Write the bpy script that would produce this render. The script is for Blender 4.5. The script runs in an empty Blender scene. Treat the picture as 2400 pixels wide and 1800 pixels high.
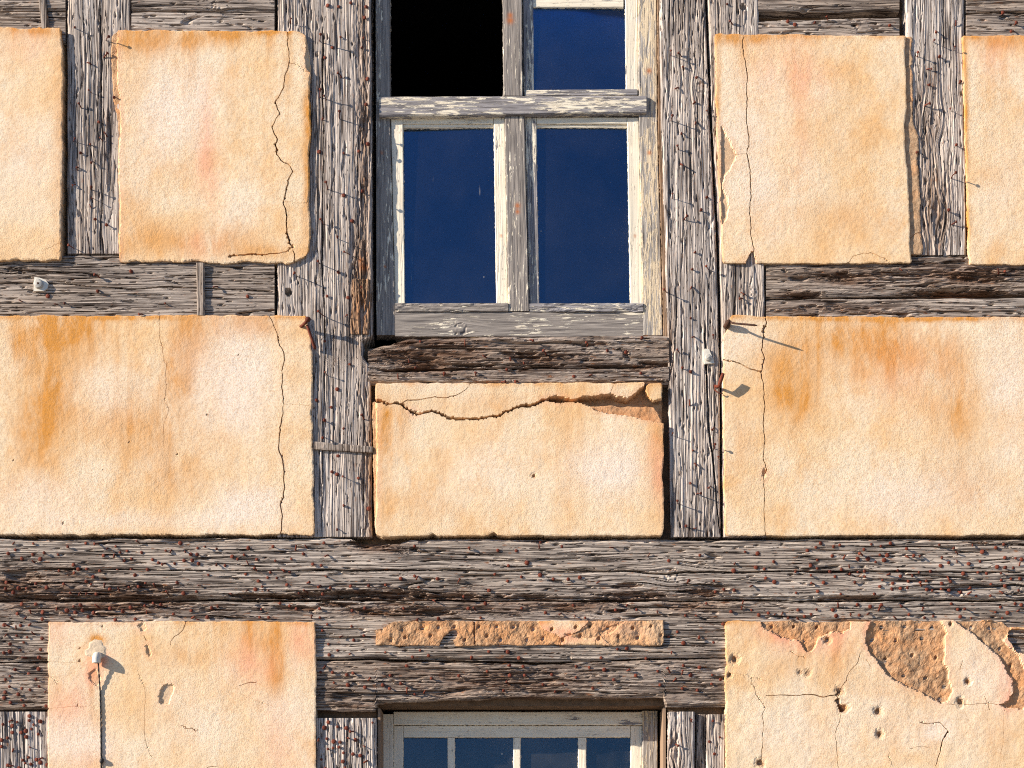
import bpy, math, random
import numpy as np
from mathutils import Vector, Matrix, Euler

# ------------------------------------------------------------------ camera, sky, sun, exposure
scene = bpy.context.scene
COL = scene.collection
D, ZC = 6.5, -0.6            # metres from camera to wall, camera height (facade zero = bottom of the view)
cam_data = bpy.data.cameras.new('camera')
cam = bpy.data.objects.new('camera', cam_data)
COL.objects.link(cam)
cam.location = (0, -D, ZC)
cam.rotation_euler = (math.radians(90), 0, 0)
cam_data.sensor_width = 36
cam_data.lens = 36 * D / 4.0
cam_data.shift_y = (1.5 - ZC) / 4.0
cam_data.clip_end = 5000
scene.camera = cam

SUN = Vector((-2.61, -1.0, 1.0)).normalized()        # towards the sun
elev = math.asin(SUN.z)
world = bpy.data.worlds.new('World')
scene.world = world
world.use_nodes = True
wn = world.node_tree.nodes
sky = wn.new('ShaderNodeTexSky')
sky.sky_type = 'NISHITA'
sky.sun_disc = False
sky.sun_elevation = elev
sky.sun_rotation = math.atan2(SUN.x, SUN.y)
sky.air_density = 1.0
sky.dust_density = 0.2
sky.ozone_density = 7.0
wn['Background'].inputs['Strength'].default_value = 0.085
world.node_tree.links.new(sky.outputs[0], wn['Background'].inputs[0])

sl = bpy.data.lights.new('sun', 'SUN')
sl.energy = 5.0
sl.angle = math.radians(0.5)
sl.color = (1.0, 0.88, 0.72)
so = bpy.data.objects.new('sun', sl)
COL.objects.link(so)
so.rotation_euler = (-SUN).to_track_quat('-Z', 'Y').to_euler()

vs = scene.view_settings
vs.view_transform = 'Standard'
vs.look = 'None'
vs.exposure = 0.92
vs.gamma = 1.0
vs.use_curve_mapping = False
scene.cycles.use_denoising = False
scene.cycles.filter_width = 1.1

# ------------------------------------------------------------------ helpers
rnd = random.Random(7)
rng = np.random.default_rng(11)

def fx(px, y=0.0):
    return (np.asarray(px, float) / 600.0 - 2.0) * (D + y) / D
def fz(py, y=0.0):
    return ZC + ((1800.0 - np.asarray(py, float)) / 600.0 - ZC) * (D + y) / D

_tabs = [rng.random((256, 256)).astype(np.float32) * 2 - 1 for _ in range(6)]
def vnoise(x, y, k=0):
    """smooth value noise, about -1..1"""
    t = _tabs[k % 6]
    x = np.asarray(x, np.float64) + 37.3 * k; y = np.asarray(y, np.float64) + 71.7 * k
    xi = np.floor(x).astype(np.int64); yi = np.floor(y).astype(np.int64)
    xf = x - xi; yf = y - yi
    u = xf * xf * xf * (xf * (xf * 6 - 15) + 10); v = yf * yf * yf * (yf * (yf * 6 - 15) + 10)
    a = t[xi & 255, yi & 255]; b = t[(xi + 1) & 255, yi & 255]
    c = t[xi & 255, (yi + 1) & 255]; d = t[(xi + 1) & 255, (yi + 1) & 255]
    return (a + (b - a) * u) * (1 - v) + (c + (d - c) * u) * v
def fbm(x, y, k=0, o=4, g=0.5):
    r = 0; am = 1; f = 1; s = 0
    for i in range(o):
        r = r + am * vnoise(x * f, y * f, k + i); s += am
        am *= g; f *= 2.03
    return r / s
def sstep(a, b, x):
    t = np.clip((x - a) / (b - a), 0, 1)
    return t * t * (3 - 2 * t)

def interp(e, q):
    if isinstance(e, (int, float)):
        return np.full_like(q, float(e))
    e = sorted(e)
    return np.interp(q, [p[0] for p in e], [p[1] for p in e])

def grid_mesh(name, P, back, attr=None, uv=None, mat=None, mat_side=None, smooth=False):
    """height field P (nv,nu,3) with side skirts back to y=back"""
    nv, nu = P.shape[:2]
    V = P.reshape(-1, 3)
    idx = np.arange(nv * nu).reshape(nv, nu)
    q = np.stack([idx[:-1, :-1], idx[:-1, 1:], idx[1:, 1:], idx[1:, :-1]], -1).reshape(-1, 4)
    loop = np.concatenate([idx[0, :], idx[1:, -1], idx[-1, -2::-1], idx[-2:0:-1, 0]])
    n = len(loop); base = len(V)
    rows = []
    B = V[loop]
    cx, cz = V[:, 0].mean(), V[:, 2].mean()
    for k, f in enumerate((0.0, 0.35, 0.7, 1.0)):
        R = B.copy()
        R[:, 1] = B[:, 1] * (1 - f) + back * f
        if 0 < k:
            j = rng.normal(0, 0.0012, (n, 2)); R[:, 0] += j[:, 0]; R[:, 2] += j[:, 1]
        rows.append(R)
    V = np.concatenate([V] + rows)
    sq = []
    ar = np.arange(n); nx = (ar + 1) % n
    for k in range(3):
        a = base + k * n
        sq.append(np.stack([a + nx, a + ar, a + n + ar, a + n + nx], -1))
    sq = np.concatenate(sq)
    F = np.concatenate([q, sq]).astype(np.int32)
    # orientation: front faces must look to -y
    p = V[F[0]]
    nrm = np.cross(p[1] - p[0], p[2] - p[0])
    if nrm[1] > 0:
        F = F[:, ::-1]
    me = bpy.data.meshes.new(name)
    me.vertices.add(len(V)); me.vertices.foreach_set('co', V.astype(np.float32).ravel())
    me.loops.add(F.size); me.loops.foreach_set('vertex_index', F.ravel())
    me.polygons.add(len(F)); me.polygons.foreach_set('loop_start', np.arange(0, F.size, 4, dtype=np.int32))
    me.polygons.foreach_set('use_smooth', np.full(len(F), smooth))
    if attr is not None:
        A = attr.reshape(-1, 4)
        A = np.concatenate([A] + [A[loop]] * 4)
        at = me.color_attributes.new('mask', 'FLOAT_COLOR', 'POINT')
        at.data.foreach_set('color', A.astype(np.float32).ravel())
    if uv is not None:
        U = uv.reshape(-1, 2)
        ext = [U[loop]]
        for f in (0.35, 0.7, 1.0):
            e = U[loop].copy(); e[:, 1] += f * 0.03; ext.append(e)
        U = np.concatenate([U] + ext)
        ul = me.uv_layers.new(name='UVMap')
        ul.data.foreach_set('uv', U[F.ravel()].astype(np.float32).ravel())
    if mat: me.materials.append(mat)
    me.update(calc_edges=True)
    me.validate()
    return me

def link(name, me, parent=None):
    o = bpy.data.objects.new(name, me)
    COL.objects.link(o)
    if parent is not None:
        o.parent = parent
        if parent.parent is None and parent.type == 'EMPTY':
            o.location = -parent.location
    return o
def tag(o, label, cat=None, group=None, kind=None):
    if label: o['label'] = label
    if cat: o['category'] = cat
    if group: o['group'] = group
    if kind: o['kind'] = kind
    return o

def pydata(name, V, F, mat, smooth=False):
    me = bpy.data.meshes.new(name)
    me.from_pydata([tuple(v) for v in V], [], F)
    me.update()
    if smooth:
        me.polygons.foreach_set('use_smooth', [True] * len(me.polygons))
    me.materials.append(mat)
    return me

def tube(path, radii, seg=8, V=None, F=None, cap=True):
    """append a tube along points to V,F"""
    V = [] if V is None else V; F = [] if F is None else F
    path = [Vector(p) for p in path]
    b0 = len(V); up = None
    for i, p in enumerate(path):
        t = (path[min(i + 1, len(path) - 1)] - path[max(i - 1, 0)]).normalized()
        if up is None:
            up = t.orthogonal().normalized()
        else:
            up = (up - t * up.dot(t)).normalized()
        s = t.cross(up)
        for k in range(seg):
            a = 2 * math.pi * k / seg
            V.append(p + (up * math.cos(a) + s * math.sin(a)) * radii[i])
    for i in range(len(path) - 1):
        for k in range(seg):
            k2 = (k + 1) % seg
            F.append((b0 + i * seg + k, b0 + i * seg + k2, b0 + (i + 1) * seg + k2, b0 + (i + 1) * seg + k))
    if cap:
        F.append(tuple(b0 + k for k in range(seg))[::-1])
        F.append(tuple(b0 + (len(path) - 1) * seg + k for k in range(seg)))
    return V, F

# ------------------------------------------------------------------ materials
class NT:
    def __init__(s, name):
        s.m = bpy.data.materials.new(name); s.m.use_nodes = True
        s.t = s.m.node_tree; s.n = s.t.nodes; s.b = s.n['Principled BSDF']
        s.out = s.n['Material Output']
    def add(s, typ, **kw):
        n = s.n.new(typ)
        for k, v in kw.items(): setattr(n, k, v)
        return n
    def set(s, sock, v):
        if isinstance(v, bpy.types.NodeSocket): s.t.links.new(v, sock)
        else: sock.default_value = v
    def mapping(s, vec, scale, loc=(0, 0, 0)):
        n = s.add('ShaderNodeMapping'); s.set(n.inputs['Vector'], vec)
        n.inputs['Scale'].default_value = scale; n.inputs['Location'].default_value = loc
        return n.outputs[0]
    def noise(s, vec, scale=1, detail=3, rough=0.5, dist=0):
        n = s.add('ShaderNodeTexNoise'); s.set(n.inputs['Vector'], vec)
        n.inputs['Scale'].default_value = scale; n.inputs['Detail'].default_value = detail
        n.inputs['Roughness'].default_value = rough; n.inputs['Distortion'].default_value = dist
        return n.outputs['Fac']
    def ramp(s, fac, stops, interp='LINEAR'):
        n = s.add('ShaderNodeValToRGB'); s.set(n.inputs[0], fac)
        cr = n.color_ramp; cr.interpolation = interp
        while len(cr.elements) < len(stops): cr.elements.new(0.5)
        for e, (p, c) in zip(cr.elements, stops):
            e.position = p; e.color = (c, c, c, 1) if isinstance(c, (int, float)) else (*c, 1)
        return n.outputs[0]
    def mix(s, fac, a, b, mode='MIX'):
        n = s.add('ShaderNodeMix', data_type='RGBA', blend_type=mode)
        s.set(n.inputs[0], fac)
        for sk, v in ((n.inputs[6], a), (n.inputs[7], b)):
            if isinstance(v, tuple): v = (*v, 1) if len(v) == 3 else v
            s.set(sk, v)
        return n.outputs[2]
    def math(s, op, a, b=0.0, c=0.0, clamp=False):
        n = s.add('ShaderNodeMath', operation=op, use_clamp=clamp)
        s.set(n.inputs[0], a); s.set(n.inputs[1], b); s.set(n.inputs[2], c)
        return n.outputs[0]
    def bump(s, h, dist, strength=1.0, normal=None):
        n = s.add('ShaderNodeBump'); s.set(n.inputs['Height'], h)
        n.inputs['Distance'].default_value = dist; n.inputs['Strength'].default_value = strength
        if normal: s.set(n.inputs['Normal'], normal)
        return n.outputs[0]
    def coord(s, what='Object'):
        return s.add('ShaderNodeTexCoord').outputs[what]
    def attr(s, name='mask'):
        a = s.add('ShaderNodeAttribute', attribute_name=name)
        sp = s.add('ShaderNodeSeparateColor'); s.t.links.new(a.outputs['Color'], sp.inputs[0])
        return sp.outputs[0], sp.outputs[1], sp.outputs[2], a.outputs['Alpha']
    def bs(s, **kw):
        names = dict(color='Base Color', rough='Roughness', normal='Normal', spec='Specular IOR Level', metal='Metallic')
        for k, v in kw.items():
            sk = s.b.inputs[names[k]]
            if isinstance(v, tuple) and len(v) == 3: v = (*v, 1)
            s.set(sk, v)
        return s.m

def wood_mat(name, light, mid, dark, brown, rusty=0.4, bumpd=0.0022):
    t = NT(name)
    uv = t.coord('UV')
    fine = t.noise(t.mapping(uv, (7, 420, 1)), 1, 2, 0.6)
    streak = t.noise(t.mapping(uv, (2.6, 150, 1), (3, 1, 0)), 1, 4, 0.7, 0.25)
    large = t.noise(t.mapping(uv, (2.2, 9, 1), (5, 2, 0)), 1, 3, 0.5)
    spec = t.noise(t.mapping(uv, (34, 240, 1), (9, 9, 0)), 1, 2, 0.5)
    f = t.math('ADD', t.math('MULTIPLY', fine, 0.5), t.math('MULTIPLY', streak, 0.5))
    f = t.math('ADD', f, t.math('MULTIPLY', t.math('SUBTRACT', large, 0.5), 0.22))
    c = t.ramp(f, [(0.40, dark), (0.475, mid), (0.55, light)])
    r, g, b, a = t.attr()
    rr = t.math('MULTIPLY', r, t.ramp(large, [(0.3, 0.45), (0.65, 1.0)]))
    c = t.mix(rr, c, t.mix(t.ramp(streak, [(0.40, 0.0), (0.60, 1.0)]), brown, tuple(min(1, 2.1 * x) for x in brown)))
    c = t.mix(t.ramp(spec, [(0.31, 0.9), (0.36, 0.0)]), c, tuple(0.3 * x for x in dark))
    rs = t.noise(t.mapping(uv, (24, 70, 1), (7, 3, 0)), 1, 4, 0.65)
    c = t.mix(t.ramp(rs, [(0.60, 0.0), (0.70, rusty)]), c, (0.30, 0.115, 0.04))
    oi = t.add('ShaderNodeObjectInfo').outputs['Random']
    warm = t.math('MULTIPLY', t.ramp(t.noise(t.mapping(uv, (1.6, 6, 1), (2, 8, 0)), 1, 3, 0.6), [(0.40, 0.0), (0.62, 1.0)]), t.math('MULTIPLY_ADD', oi, 0.3, 0.1))
    c = t.mix(warm, c, (0.80, 0.62, 0.43), 'MULTIPLY')
    c = t.mix(t.math('MULTIPLY', oi, 0.3), c, (0.64, 0.63, 0.63), 'MULTIPLY')
    c = t.mix(g, c, (0.36, 0.13, 0.045))
    h = t.math('ADD', t.math('MULTIPLY', fine, 0.8), t.math('MULTIPLY', t.ramp(spec, [(0.29, 0.0), (0.38, 1.0)]), 0.7))
    h = t.math('ADD', h, t.math('MULTIPLY', streak, 0.8))
    return t.bs(color=c, rough=0.9, spec=0.15, normal=t.bump(h, bumpd, 1.0))

W_SILVER = wood_mat('weathered_silver_wood', (0.62, 0.555, 0.505), (0.28, 0.245, 0.228), (0.045, 0.032, 0.026), (0.16, 0.095, 0.055))
W_GREY = wood_mat('weathered_grey_wood', (0.52, 0.445, 0.385), (0.22, 0.182, 0.158), (0.033, 0.022, 0.017), (0.14, 0.08, 0.045))
W_DARK = wood_mat('weathered_dark_wood', (0.56, 0.485, 0.42), (0.205, 0.17, 0.148), (0.02, 0.013, 0.010), (0.085, 0.04, 0.02), 0.75)
W_BROWN = wood_mat('brown_wood', (0.34, 0.24, 0.17), (0.19, 0.125, 0.08), (0.06, 0.035, 0.02), (0.16, 0.08, 0.04))

def plaster_mat():
    t = NT('peach_lime_plaster')
    co = t.coord('Object')
    r, g, b, a = t.attr()
    n1 = t.noise(co, 3.2, 5, 0.6)
    n2 = t.noise(t.mapping(co, (14, 14, 4.5), (3, 1, 2)), 1, 7, 0.7, 0.4)
    grain = t.noise(co, 200, 4, 0.6)
    coarse = t.noise(co, 75, 3, 0.55)
    sandn = t.noise(co, 190, 2, 0.6)
    base = t.ramp(n1, [(0.28, (0.74, 0.47, 0.235)), (0.43, (0.775, 0.575, 0.36)), (0.60, (0.79, 0.66, 0.485))])
    mott = t.noise(t.mapping(co, (6, 6, 4), (7, 5, 1)), 1, 6, 0.7)
    base = t.mix(t.ramp(mott, [(0.50, 0.0), (0.66, 0.55)]), base, (0.69, 0.375, 0.14))
    stain = t.math('MULTIPLY', r, t.ramp(n2, [(0.30, 0.25), (0.58, 1.15)]), clamp=True)
    c = t.mix(stain, base, (0.60, 0.265, 0.055))
    c = t.mix(t.math('MULTIPLY', b, t.ramp(n2, [(0.3, 0.2), (0.55, 1.0)])), c, (0.80, 0.37, 0.23))
    c = t.mix(t.math('MULTIPLY', g, t.ramp(n1, [(0.2, 0.6), (0.7, 1.0)])), c, (0.80, 0.70, 0.60))
    c = t.mix(t.ramp(grain, [(0.38, 0.45), (0.5, 0.0)]), c, (0.52, 0.29, 0.13))
    c = t.mix(t.ramp(sandn, [(0.28, 0.35), (0.38, 0.0)]), c, (0.45, 0.28, 0.15))
    # raw sandy render where the finish coat has gone
    raw = t.mix(t.ramp(t.noise(co, 45, 5, 0.75), [(0.36, 0.0), (0.62, 1.0)]), (0.22, 0.125, 0.07), (0.52, 0.35, 0.215))
    raw = t.mix(t.ramp(t.noise(co, 11, 4, 0.6), [(0.45, 0.05), (0.68, 0.7)]), raw, (0.62, 0.29, 0.12))
    raw = t.mix(t.math('MULTIPLY', b, 0.5, clamp=True), raw, (0.60, 0.285, 0.12))
    c = t.mix(a, c, raw)
    mp = t.add('ShaderNodeMapping'); t.set(mp.inputs['Vector'], co); mp.inputs['Scale'].default_value = (9, 9, 70); mp.inputs['Rotation'].default_value = (0, math.radians(28), 0)
    trowel = t.noise(mp.outputs[0], 1, 3, 0.6, 0.6)
    smooth = t.ramp(t.noise(co, 2.3, 3, 0.5), [(0.35, 0.45), (0.62, 1.1)])
    hs = t.math('ADD', t.math('MULTIPLY', t.math('MULTIPLY', grain, smooth), 1.1), t.math('MULTIPLY', trowel, 0.55))
    hs = t.math('ADD', t.math('MULTIPLY', hs, 1.0), t.math('MULTIPLY', coarse, 0.6))
    hr = t.math('ADD', t.math('MULTIPLY', t.noise(co, 60, 4, 0.7), 2.6), t.math('MULTIPLY', sandn, 0.8))
    mx = t.add('ShaderNodeMix', data_type='FLOAT')
    t.set(mx.inputs[0], a); t.set(mx.inputs[2], hs); t.set(mx.inputs[3], hr)
    return t.bs(color=c, rough=0.92, spec=0.15, normal=t.bump(mx.outputs[0], 0.0014, 1.0))
PLASTER = plaster_mat()

def paint_mat(name, amount, paint=(0.80, 0.74, 0.61), wood=(0.24, 0.225, 0.23), dark=(0.07, 0.06, 0.06), sx=14, sy=120):
    """amount 0..1 how much paint is left"""
    t = NT(name)
    uv = t.coord('UV')
    m1 = t.noise(t.mapping(uv, (sx, sy, 1)), 1, 5, 0.62, 0.6)
    m2 = t.noise(t.mapping(uv, (3, 14, 1), (4, 4, 0)), 1, 3, 0.5)
    m = t.math('ADD', t.math('MULTIPLY', m1, 0.7), t.math('MULTIPLY', m2, 0.45))
    th = 0.60 + (0.5 - amount) * 0.34
    mask = t.ramp(m, [(th - 0.012, 0.0), (th + 0.012, 1.0)])
    edge = t.ramp(m, [(th - 0.03, 0.0), (th + 0.05, 1.0)])
    fine = t.noise(t.mapping(uv, (10, 320, 1)), 1, 3, 0.6)
    st = t.noise(t.mapping(uv, (4, 110, 1), (2, 2, 0)), 1, 3, 0.6)
    wc = t.ramp(t.math('ADD', t.math('MULTIPLY', fine, 0.5), t.math('MULTIPLY', st, 0.5)), [(0.36, dark), (0.5, wood), (0.66, tuple(1.7 * x for x in wood))])
    pc = t.mix(t.ramp(t.noise(t.mapping(uv, (7, 20, 1)), 1, 4, 0.6), [(0.3, 0.0), (0.75, 0.55)]), paint, (0.66, 0.54, 0.39))
    crk = t.noise(t.mapping(uv, (45, 160, 1), (8, 3, 0)), 1, 2, 0.5)
    pc = t.mix(t.ramp(crk, [(0.30, 0.7), (0.36, 0.0)]), pc, (0.25, 0.21, 0.18))
    r, g, b, a = t.attr()
    c = t.mix(mask, wc, pc)
    c = t.mix(g, c, (0.42, 0.13, 0.035))
    h = t.math('ADD', t.math('MULTIPLY', edge, 1.4), t.math('MULTIPLY', fine, 0.45))
    return t.bs(color=c, rough=0.7, spec=0.3, normal=t.bump(h, 0.0012, 1.0))
PAINT_HI = paint_mat('cream_paint_worn', 1.0)
PAINT_MID = paint_mat('cream_paint_flaking', 0.50)
PAINT_LOW = paint_mat('paint_remnants_on_grey_wood', 0.36, wood=(0.24, 0.212, 0.19))
PAINT_BEIGE = paint_mat('beige_paint_flaking', 0.56, paint=(0.60, 0.49, 0.34), wood=(0.33, 0.30, 0.27))
PAINT_LOWER = paint_mat('pale_paint', 1.0, paint=(0.82, 0.75, 0.62))

def glass_mat(name, tint, film):
    t = NT(name)
    co = t.add('ShaderNodeNewGeometry').outputs['Position']
    t.n.remove(t.b)
    tr = t.add('ShaderNodeBsdfTransparent'); tr.inputs[0].default_value = (0.75, 0.85, 0.92, 1)
    gl = t.add('ShaderNodeBsdfGlossy'); gl.inputs['Roughness'].default_value = 0.015
    gl.inputs[0].default_value = (*tint, 1)
    wob = t.bump(t.noise(co, 2.5, 2, 0.5), 0.004, 0.06)
    t.set(gl.inputs['Normal'], wob)
    fr = t.add('ShaderNodeFresnel'); fr.inputs[0].default_value = 2.0
    m = t.add('ShaderNodeMixShader'); t.set(m.inputs[0], fr.outputs[0]); t.set(m.inputs[1], tr.outputs[0]); t.set(m.inputs[2], gl.outputs[0])
    df = t.add('ShaderNodeBsdfDiffuse'); df.inputs[0].default_value = (0.6, 0.58, 0.55, 1)
    v = t.add('ShaderNodeTexVoronoi'); v.inputs['Scale'].default_value = 19
    t.set(v.inputs['Vector'], t.mapping(co, (1, 1, 0.75)))
    n = t.noise(co, 4, 3, 0.6)
    sp = t.math('MULTIPLY', t.ramp(v.outputs['Distance'], [(0.03, 0.8), (0.06, 0.0)]), t.ramp(n, [(0.47, 0.0), (0.56, 1.0)]))
    scr = t.noise(t.mapping(co, (60, 60, 7), (1, 4, 2)), 1, 1, 0.5)
    sp = t.math('ADD', sp, t.ramp(scr, [(0.785, 0.0), (0.82, 0.16)]))
    sp = t.math('ADD', sp, t.math('MULTIPLY', t.ramp(n, [(0.35, 0.1), (0.75, 1.0)]), film), clamp=True)
    m2 = t.add('ShaderNodeMixShader'); t.set(m2.inputs[0], sp); t.set(m2.inputs[1], m.outputs[0]); t.set(m2.inputs[2], df.outputs[0])
    t.t.links.new(m2.outputs[0], t.out.inputs[0])
    return t.m
GLASS = glass_mat('window_glass', (0.46, 0.62, 0.86), 0.016)
GLASS_DULL = glass_mat('dull_reflection_glass', (0.26, 0.33, 0.46), 0.05)  # darker grey tint imitates a duller, lower reflection; the film is heavier too

def rust_mat(name, c1, c2):
    t = NT(name)
    co = t.coord('Object')
    oi = t.add('ShaderNodeObjectInfo').outputs['Random']
    n = t.noise(co, 260, 3, 0.6)
    c = t.mix(t.ramp(n, [(0.35, 0.0), (0.65, 1.0)]), c1, c2)
    c = t.mix(t.math('MULTIPLY', oi, 0.55), c, tuple(0.35 * x for x in c1))
    return t.bs(color=c, rough=0.8, spec=0.3, normal=t.bump(n, 0.001, 0.8))
RUST = rust_mat('rusty_iron', (0.085, 0.02, 0.012), (0.20, 0.042, 0.018))
RUST_DARK = rust_mat('dark_iron', (0.035, 0.022, 0.018), (0.12, 0.045, 0.022))

def plain(name, col, rough=0.8, var=0.25, sc=20, bd=0.002, spec=0.3):
    t = NT(name)
    co = t.coord('Object')
    n = t.noise(co, sc, 5, 0.6)
    c = t.mix(t.ramp(n, [(0.3, 0.0), (0.7, 1.0)]), tuple(x * (1 - var) for x in col), tuple(min(1, x * (1 + var)) for x in col))
    return t.bs(color=c, rough=rough, spec=spec, normal=t.bump(n, bd, 0.8))
ROOM_SHADE = plain('shade_black_room_walls', (0.008, 0.008, 0.009), 0.95, 0.2)  # near-black: the darkness of the unlit rooms is put into the wall colour
CORE = plain('wall_core_clay', (0.16, 0.10, 0.06), 0.95, 0.35, 30, 0.01)
STONE = plain('plinth_stone', (0.33, 0.29, 0.24), 0.9, 0.3, 9, 0.01)
WHITE_PLASTIC = plain('aged_white_plastic', (0.66, 0.62, 0.54), 0.5, 0.12, 60, 0.0005, 0.5)
GREY_METAL = plain('dull_zinc', (0.42, 0.40, 0.36), 0.5, 0.25, 120, 0.0008, 0.5)
BLACK_RUBBER = plain('black_cable_sheath', (0.025, 0.022, 0.022), 0.6, 0.2, 150, 0.0005)

# ------------------------------------------------------------------ setting
gm = NT('street_paving'); gco = gm.coord('Object')
gn = gm.noise(gco, 60, 4, 0.6)
PAVING = gm.bs(color=gm.mix(gn, (0.24, 0.21, 0.17), (0.36, 0.31, 0.25)), rough=0.9, normal=gm.bump(gn, 0.01))
GZ = -2.2
g = link('ground', pydata('ground', [(-1500, -1500, GZ), (1500, -1500, GZ), (1500, 1500, GZ), (-1500, 1500, GZ)], [(0, 1, 2, 3)], PAVING))
g['kind'] = 'structure'

house = bpy.data.objects.new('timber_framed_house', None)
COL.objects.link(house)
house.location = (0, 0, GZ)
tag(house, 'weathered half-timbered house front with peach plaster panels and old windows', 'house')

def box_faces(V, F, x0, x1, y0, y1, z0, z1, inward=False):
    b = len(V)
    V += [(x0, y0, z0), (x1, y0, z0), (x1, y1, z0), (x0, y1, z0), (x0, y0, z1), (x1, y0, z1), (x1, y1, z1), (x0, y1, z1)]
    q = [(0, 3, 2, 1), (4, 5, 6, 7), (0, 1, 5, 4), (1, 2, 6, 5), (2, 3, 7, 6), (3, 0, 4, 7)]
    F += [tuple(b + i for i in (f[::-1] if inward else f)) for f in q]

XL, XR = -420, 2820           # how far the built front runs, in facade units (600 to the metre)
TOPY, BOTY = -330, 2160
# masonry core behind timbers and panels, with the two window openings left out
V, F = [], []
yc0, yc1 = 0.055, 0.23
def core(px0, px1, py0, py1):
    box_faces(V, F, float(fx(px0)), float(fx(px1)), yc0, yc1, float(fz(py1)), float(fz(py0)))
core(XL, 858, TOPY, 1650); core(1556, XR, TOPY, 1650); core(858, 1556, 806, 1650)
core(XL, 880, 1650, BOTY); core(1566, XR, 1650, BOTY)
link('wall_core', pydata('wall_core', V, F, CORE), house)
# rooms behind the windows (closed dark boxes open to the front only)
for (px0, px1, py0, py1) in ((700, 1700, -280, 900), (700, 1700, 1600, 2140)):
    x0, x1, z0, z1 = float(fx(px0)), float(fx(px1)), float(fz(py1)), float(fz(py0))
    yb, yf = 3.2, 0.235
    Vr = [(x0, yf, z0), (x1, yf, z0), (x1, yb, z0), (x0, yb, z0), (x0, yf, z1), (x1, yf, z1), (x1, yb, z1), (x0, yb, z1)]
    link('room', pydata('room', Vr, [(0, 1, 2, 3), (7, 6, 5, 4), (1, 5, 6, 2), (2, 6, 7, 3), (3, 7, 4, 0)], ROOM_SHADE), house)
# back of the house body keeps daylight out of the rooms
V, F = [], []
x0, x1 = float(fx(XL)), float(fx(XR))
zt, zb = float(fz(TOPY)), float(fz(BOTY))
V = [(x0, 0.23, zt), (x1, 0.23, zt), (x1, 3.6, zt), (x0, 3.6, zt), (x0, 0.23, GZ), (x1, 0.23, GZ), (x1, 3.6, GZ), (x0, 3.6, GZ)]
F = [(0, 1, 2, 3), (1, 5, 6, 2), (2, 6, 7, 3), (3, 7, 4, 0)]
link('house_body', pydata('house_body', V, F, CORE), house)
V, F = [], []
box_faces(V, F, x0, x1, -0.05, 0.16, GZ, zb)
link('plinth', pydata('plinth', V, F, STONE), house)

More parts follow.
